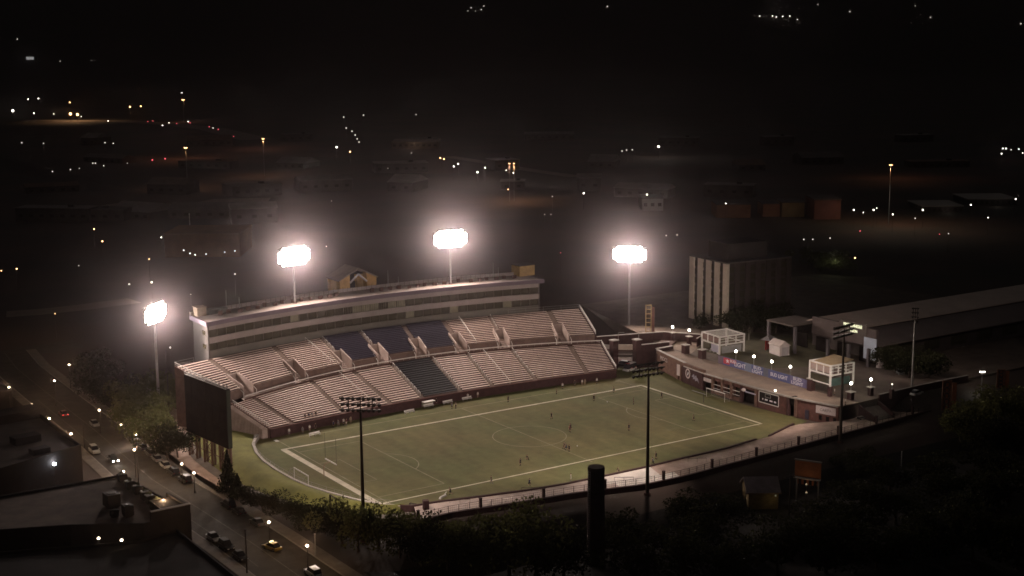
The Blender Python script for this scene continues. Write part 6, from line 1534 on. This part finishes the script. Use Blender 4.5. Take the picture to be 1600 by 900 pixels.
def body_mesh(pose):
    """one continuous skinned figure, 1.78 m; slots: skin, shirt, shorts, socks"""
    P_ = {'stand': dict(la=(.20, .02), ra=(-.20, .02), lk=(.10, .02), rk=(-.10, .0)),
          'run': dict(), 'walk': dict(), 'sit': dict(), 'crouch': dict()}
    V = []; E_ = []; Rd = []
    def v(x, y, z, r, p=None):
        V.append((x, y, z)); Rd.append(r*1.22 if r > .03 else r)
        if p is not None: E_.append((p, len(V)-1))
        return len(V)-1
    lean = {'stand': 0, 'run': .16, 'walk': .05, 'sit': .06, 'crouch': .26}[pose]; hz = {'sit': .52, 'crouch': .55}.get(pose, .95)
    pel = v(0, 0, hz, .135); ab = v(0, lean*.35, hz+.18, .12, pel); ch = v(0, lean*.8, hz+.40, .145, ab); nk = v(0, lean+.02, hz+.56, .058, ch); hd = v(0, lean+.04, hz+.66, .085, nk); tp = v(0, lean+.04, hz+.79, .078, hd)
    v(0, lean+.135, hz+.69, .018, hd)   # nose
    legs = {'stand': ((.0, .02), (.02, -.02)), 'run': ((.34, .10), (-.12, -.52)), 'walk': ((.16, .20), (-.10, -.28)), 'sit': None, 'crouch': None}[pose]
    for i, s in enumerate((1, -1)):
        hip = v(s*.105, 0, hz-.06, .105, pel)
        if pose == 'sit': kn = v(s*.12, .44, hz+.0, .07, hip); an = v(s*.12, .46, .09, .045, kn); v(s*.13, .62, .05, .04, an)
        elif pose == 'crouch':
            kn = v(s*.14, .36-.5*i*.6, .42-.30*i, .07, hip); an = v(s*.14, .16-.45*i*1.1, .08, .045, kn); v(s*.14, .32-.45*i*1.1, .045, .04, an)
        else:
            k, a = legs[i]; kn = v(s*.11, k, .51+(.06 if pose == 'run' and i == 0 else 0), .068, hip); az = .09+(.28 if pose == 'run' and i == 1 else 0); an = v(s*.11, a, az, .045, kn); v(s*.12, a+.16, az-.045, .038, an)
        arm = {'stand': (.02, .06), 'run': (-.22, .02) if s > 0 else (.18, .34), 'walk': (-.10, -.02) if s > 0 else (.08, .2), 'sit': (.08, .32), 'crouch': (.16, .36)}[pose]
        sh = v(s*.19, lean*.8, hz+.46, .066, ch); el = v(s*.25, lean*.8+arm[0], hz+.19, .045, sh); wr = v(s*.26, lean*.8+arm[1], hz-.04+(.16 if pose in ('run', 'sit') else 0), .032, el)
        wx, wy, wz_ = V[wr]; hn = v(wx+s*.004, wy+.015, wz_-.075, .034, wr)
        for q in range(4): f = v(wx+s*.01, wy-.022+.018*q, wz_-.13, .0095, hn); v(wx, wy-.020+.019*q, wz_-(.165, .185, .19, .17)[q], .008, f)
        v(wx-s*.01, wy+.055, wz_-.10, .010, hn)
    me = bpy.data.meshes.new('body_cage'); me.from_pydata(V, E_, []); o = bpy.data.objects.new('body_cage', me); COL.objects.link(o)
    sk = o.modifiers.new('skin', 'SKIN'); sk.use_smooth_shade = True
    for i, d in enumerate(me.skin_vertices[0].data): d.radius = (Rd[i], Rd[i]*(.72 if i in (pel, ab, ch) else 1)); d.use_root = (i == pel)
    sb_ = o.modifiers.new('sub', 'SUBSURF'); sb_.levels = 1; sb_.render_levels = 1
    dg = bpy.context.evaluated_depsgraph_get(); out = bpy.data.meshes.new_from_object(o.evaluated_get(dg)); bpy.data.objects.remove(o); out.name = 'body'
    out.materials.clear()
    for m in (skin_m, mat('shirt', (.03, .03, .035)), mat('shorts', (.03, .03, .035)), mat('socks', (.05, .05, .05))): out.materials.append(m)
    for p in out.polygons:
        c = p.center; sl = 0
        if c.z > hz+.0 and c.z < hz+.53 and abs(c.x) < .24+.1*max(0, c.z-hz-.3) : sl = 1
        if pose in ('sit', 'crouch'):
            if c.z <= hz+.02 and c.z > hz-.22 and c.y < .30 and abs(c.x) < .24: sl = 2
            elif c.z < .34 and c.y > -.6 and sl == 0: sl = 3
        else:
            if .60 < c.z <= hz+.02 and abs(c.x) < .23: sl = 2
            elif c.z < .40: sl = 3
        p.material_index = sl
    out.update(); return out, (0, lean+.03, hz+.725)
BODY = {p: body_mesh(p) for p in ('stand', 'run', 'walk', 'sit', 'crouch')}
HAIR = MB().ball((0, -.018, .035), .104, 10, 6, .92).mesh('hair', hair_m)
CL = {'black': (.014, .014, .016), 'navy': (.02, .025, .06), 'white': (.62, .60, .56), 'maroon': (.09, .015, .02), 'grey': (.16, .16, .165), 'tan': (.25, .20, .14)}
def person(px, py, pose, rz, shirt, shorts, label, group, z=0., p=None):
    p = at(px, py, z) if p is None else p
    me, hd = BODY[pose]; o = link('person', me, None, tuple(p), rz); o.scale = (1.06,)*3; prop(o, label, 'person', group)
    for i, c in ((1, shirt), (2, shorts), (3, shorts if shorts != 'white' else 'grey')):
        o.material_slots[i].link = 'OBJECT'; o.material_slots[i].material = mat('cloth_'+c, CL[c], .8, .1, .3)
    h = link('hair', HAIR, o, hd)
PL = 'players on the pitch'
for a in ((794, 628.5, 'stand', .3, 'black', 'black', 'person in dark kit standing between the far touchlines, below the navy block'),
          (869.5, 616, 'stand', 1.2, 'tan', 'black', 'person in tan top standing astride outside the far touchline'),
          (862, 655, 'walk', 2.0, 'black', 'black', 'person in dark kit walking alone above the centre circle'),
          (892, 672.5, 'run', .8, 'black', 'black', 'person in dark kit running right of the centre circle, front of a pair'), (890.5, 675.5, 'walk', .5, 'maroon', 'black', 'person in maroon shirt close behind the running one right of the circle'),
          (881, 702, 'walk', 4.0, 'black', 'black', 'person in dark kit at the left of the centre right group'), (885, 704, 'run', 1.0, 'navy', 'navy', 'person in navy kit in the middle of the centre right group'), (889.5, 706, 'stand', 2.0, 'black', 'black', 'person in dark kit at the right of the centre right group'),
          (825, 719, 'crouch', 1.8, 'black', 'black', 'person crouching on the pitch below the centre circle'), (813, 728, 'stand', .2, 'black', 'black', 'person in dark kit standing just below the crouching one'),
          (768, 756, 'walk', 1.4, 'black', 'grey', 'person in dark top at the near touchline, centre'), (704, 774, 'run', 1.0, 'black', 'black', 'person in dark kit leaning beside the white bag'), (827, 760.5, 'run', 5.2, 'navy', 'black', 'person in navy running off the near touchline'),
          (959.5, 614, 'run', 1.2, 'black', 'black', 'person in dark kit on the far border line at right'), (928, 627, 'walk', 2.4, 'black', 'black', 'person in dark kit near the far border, left of the ball'),
          (990, 632, 'stand', 1.0, 'black', 'black', 'person in dark kit in the far right part of the pitch'), (982.5, 673, 'stand', 3.1, 'black', 'black', 'person in dark kit alone left of the middle floodlight pole'),
          (1034, 623, 'walk', 2.0, 'black', 'black', 'person in dark kit right of the middle pole head'), (1084, 658, 'walk', .8, 'black', 'black', 'person in dark kit alone in the right penalty area'),
          (1025, 718, 'walk', .5, 'black', 'black', 'person standing by the near wall right of the middle pole'), (1021, 724, 'crouch', .5, 'grey', 'black', 'person crouching by the near wall right of the middle pole'),
          (892, 752, 'stand', 1.0, 'white', 'white', 'person in white standing outside the near touchline by the chimney'), (967, 739, 'crouch', 1.6, 'black', 'black', 'person crouching by the near wall right of the chimney')):
    person(*a, PL)
SL = 'people standing along the far touchline'
for a in ((879, 608, 'stand', 2.8, 'white', 'black', 'person in white top before the stand wall, left of the huddle'), (898, 603.5, 'stand', 3.0, 'black', 'black', 'dark person at the left edge of the huddle by the stand wall'), (909.5, 602.5, 'stand', 3.2, 'white', 'tan', 'person in white top in the middle of the huddle by the stand wall'), (914, 602, 'stand', 2.9, 'tan', 'tan', 'person in tan at the right of the huddle by the stand wall'), (932.5, 600, 'stand', 3.1, 'white', 'black', 'person in white top before the wall near the right end of the stand'),
          (706, 639, 'stand', 3.0, 'grey', 'black', 'person in grey beside the roofed shelter, left of two'), (712, 638.5, 'stand', 3.3, 'tan', 'black', 'person in tan beside the roofed shelter, right of two'), (731, 624.5, 'walk', 2.6, 'white', 'navy', 'person in white behind the bright white bench'), (746.5, 622, 'stand', 3.1, 'white', 'tan', 'person in white right of the bright white bench'), (682, 632, 'stand', 3.1, 'black', 'black', 'dark person before the stand wall above the roofed shelter'),
          (452, 680, 'stand', 3.0, 'white', 'grey', 'person in white at the left end of the stand wall'), (473, 677.5, 'stand', 2.7, 'grey', 'grey', 'person in grey second along the left stand wall'), (484, 674.5, 'stand', 3.2, 'white', 'tan', 'person in white top third along the left stand wall'), (493, 672, 'stand', 3.3, 'black', 'black', 'dark person fourth along the left stand wall'),
          (521, 668, 'stand', 3.0, 'navy', 'black', 'person in navy left of the dark pole head group'), (529, 666.5, 'walk', 2.0, 'grey', 'grey', 'person in grey at the left of the group below the dark pole head'), (537, 664.5, 'stand', 3.3, 'white', 'navy', 'person in white in the group below the dark pole head'), (541, 665, 'stand', 3.8, 'maroon', 'white', 'person in maroon in the group below the dark pole head'), (548, 661.5, 'stand', 3.1, 'tan', 'tan', 'person in tan at the right of the group below the dark pole head')):
    person(*a, SL)
for i, px in enumerate((480, 486, 491, 497)):
    x = xon(E_LF, px); f = 1.55/NL; h = (E_LB[2]-E_LF[2])/NL; y = lerp(ey(E_LF, x), ey(E_LB, x), f); z = E_LF[2]+h*1
    person(0, 0, 'sit', math.pi, ('black', 'navy', 'grey', 'black')[i], 'black', 'person sitting in the front rows of the stand, '+ordinal(i, 4)+' of four', 'people sitting in the front rows', p=np.array([x, y+.1, z-.02]))
for px, py, lab in ((1304, 617, 'person in white standing on the terrace before the second pavilion'), (1321, 633, 'person in white standing at the head of the right stairs')): person(px, py, 'stand', 1.0, 'white', 'black', lab, None, z=ZR+.02)

# ------------------------------------------------------------------ night haze
hz_ = MB(); hz_.box((0, 0, 347), (19000, 19000, 710))
ho = hz_.build('haze', bpy.data.materials.new('haze_air')); hm = ho.data.materials[0]; hm.use_nodes = True; nt = hm.node_tree
nt.nodes.remove(nt.nodes['Principled BSDF']); pv = nt.nodes.new('ShaderNodeVolumePrincipled')
pv.inputs['Color'].default_value = (.92, .80, .83, 1); pv.inputs['Density'].default_value = HAZE = .000125; pv.inputs['Anisotropy'].default_value = .978
nt.links.new(pv.outputs['Volume'], nt.nodes['Material Output'].inputs['Volume']); ho['kind'] = 'stuff'
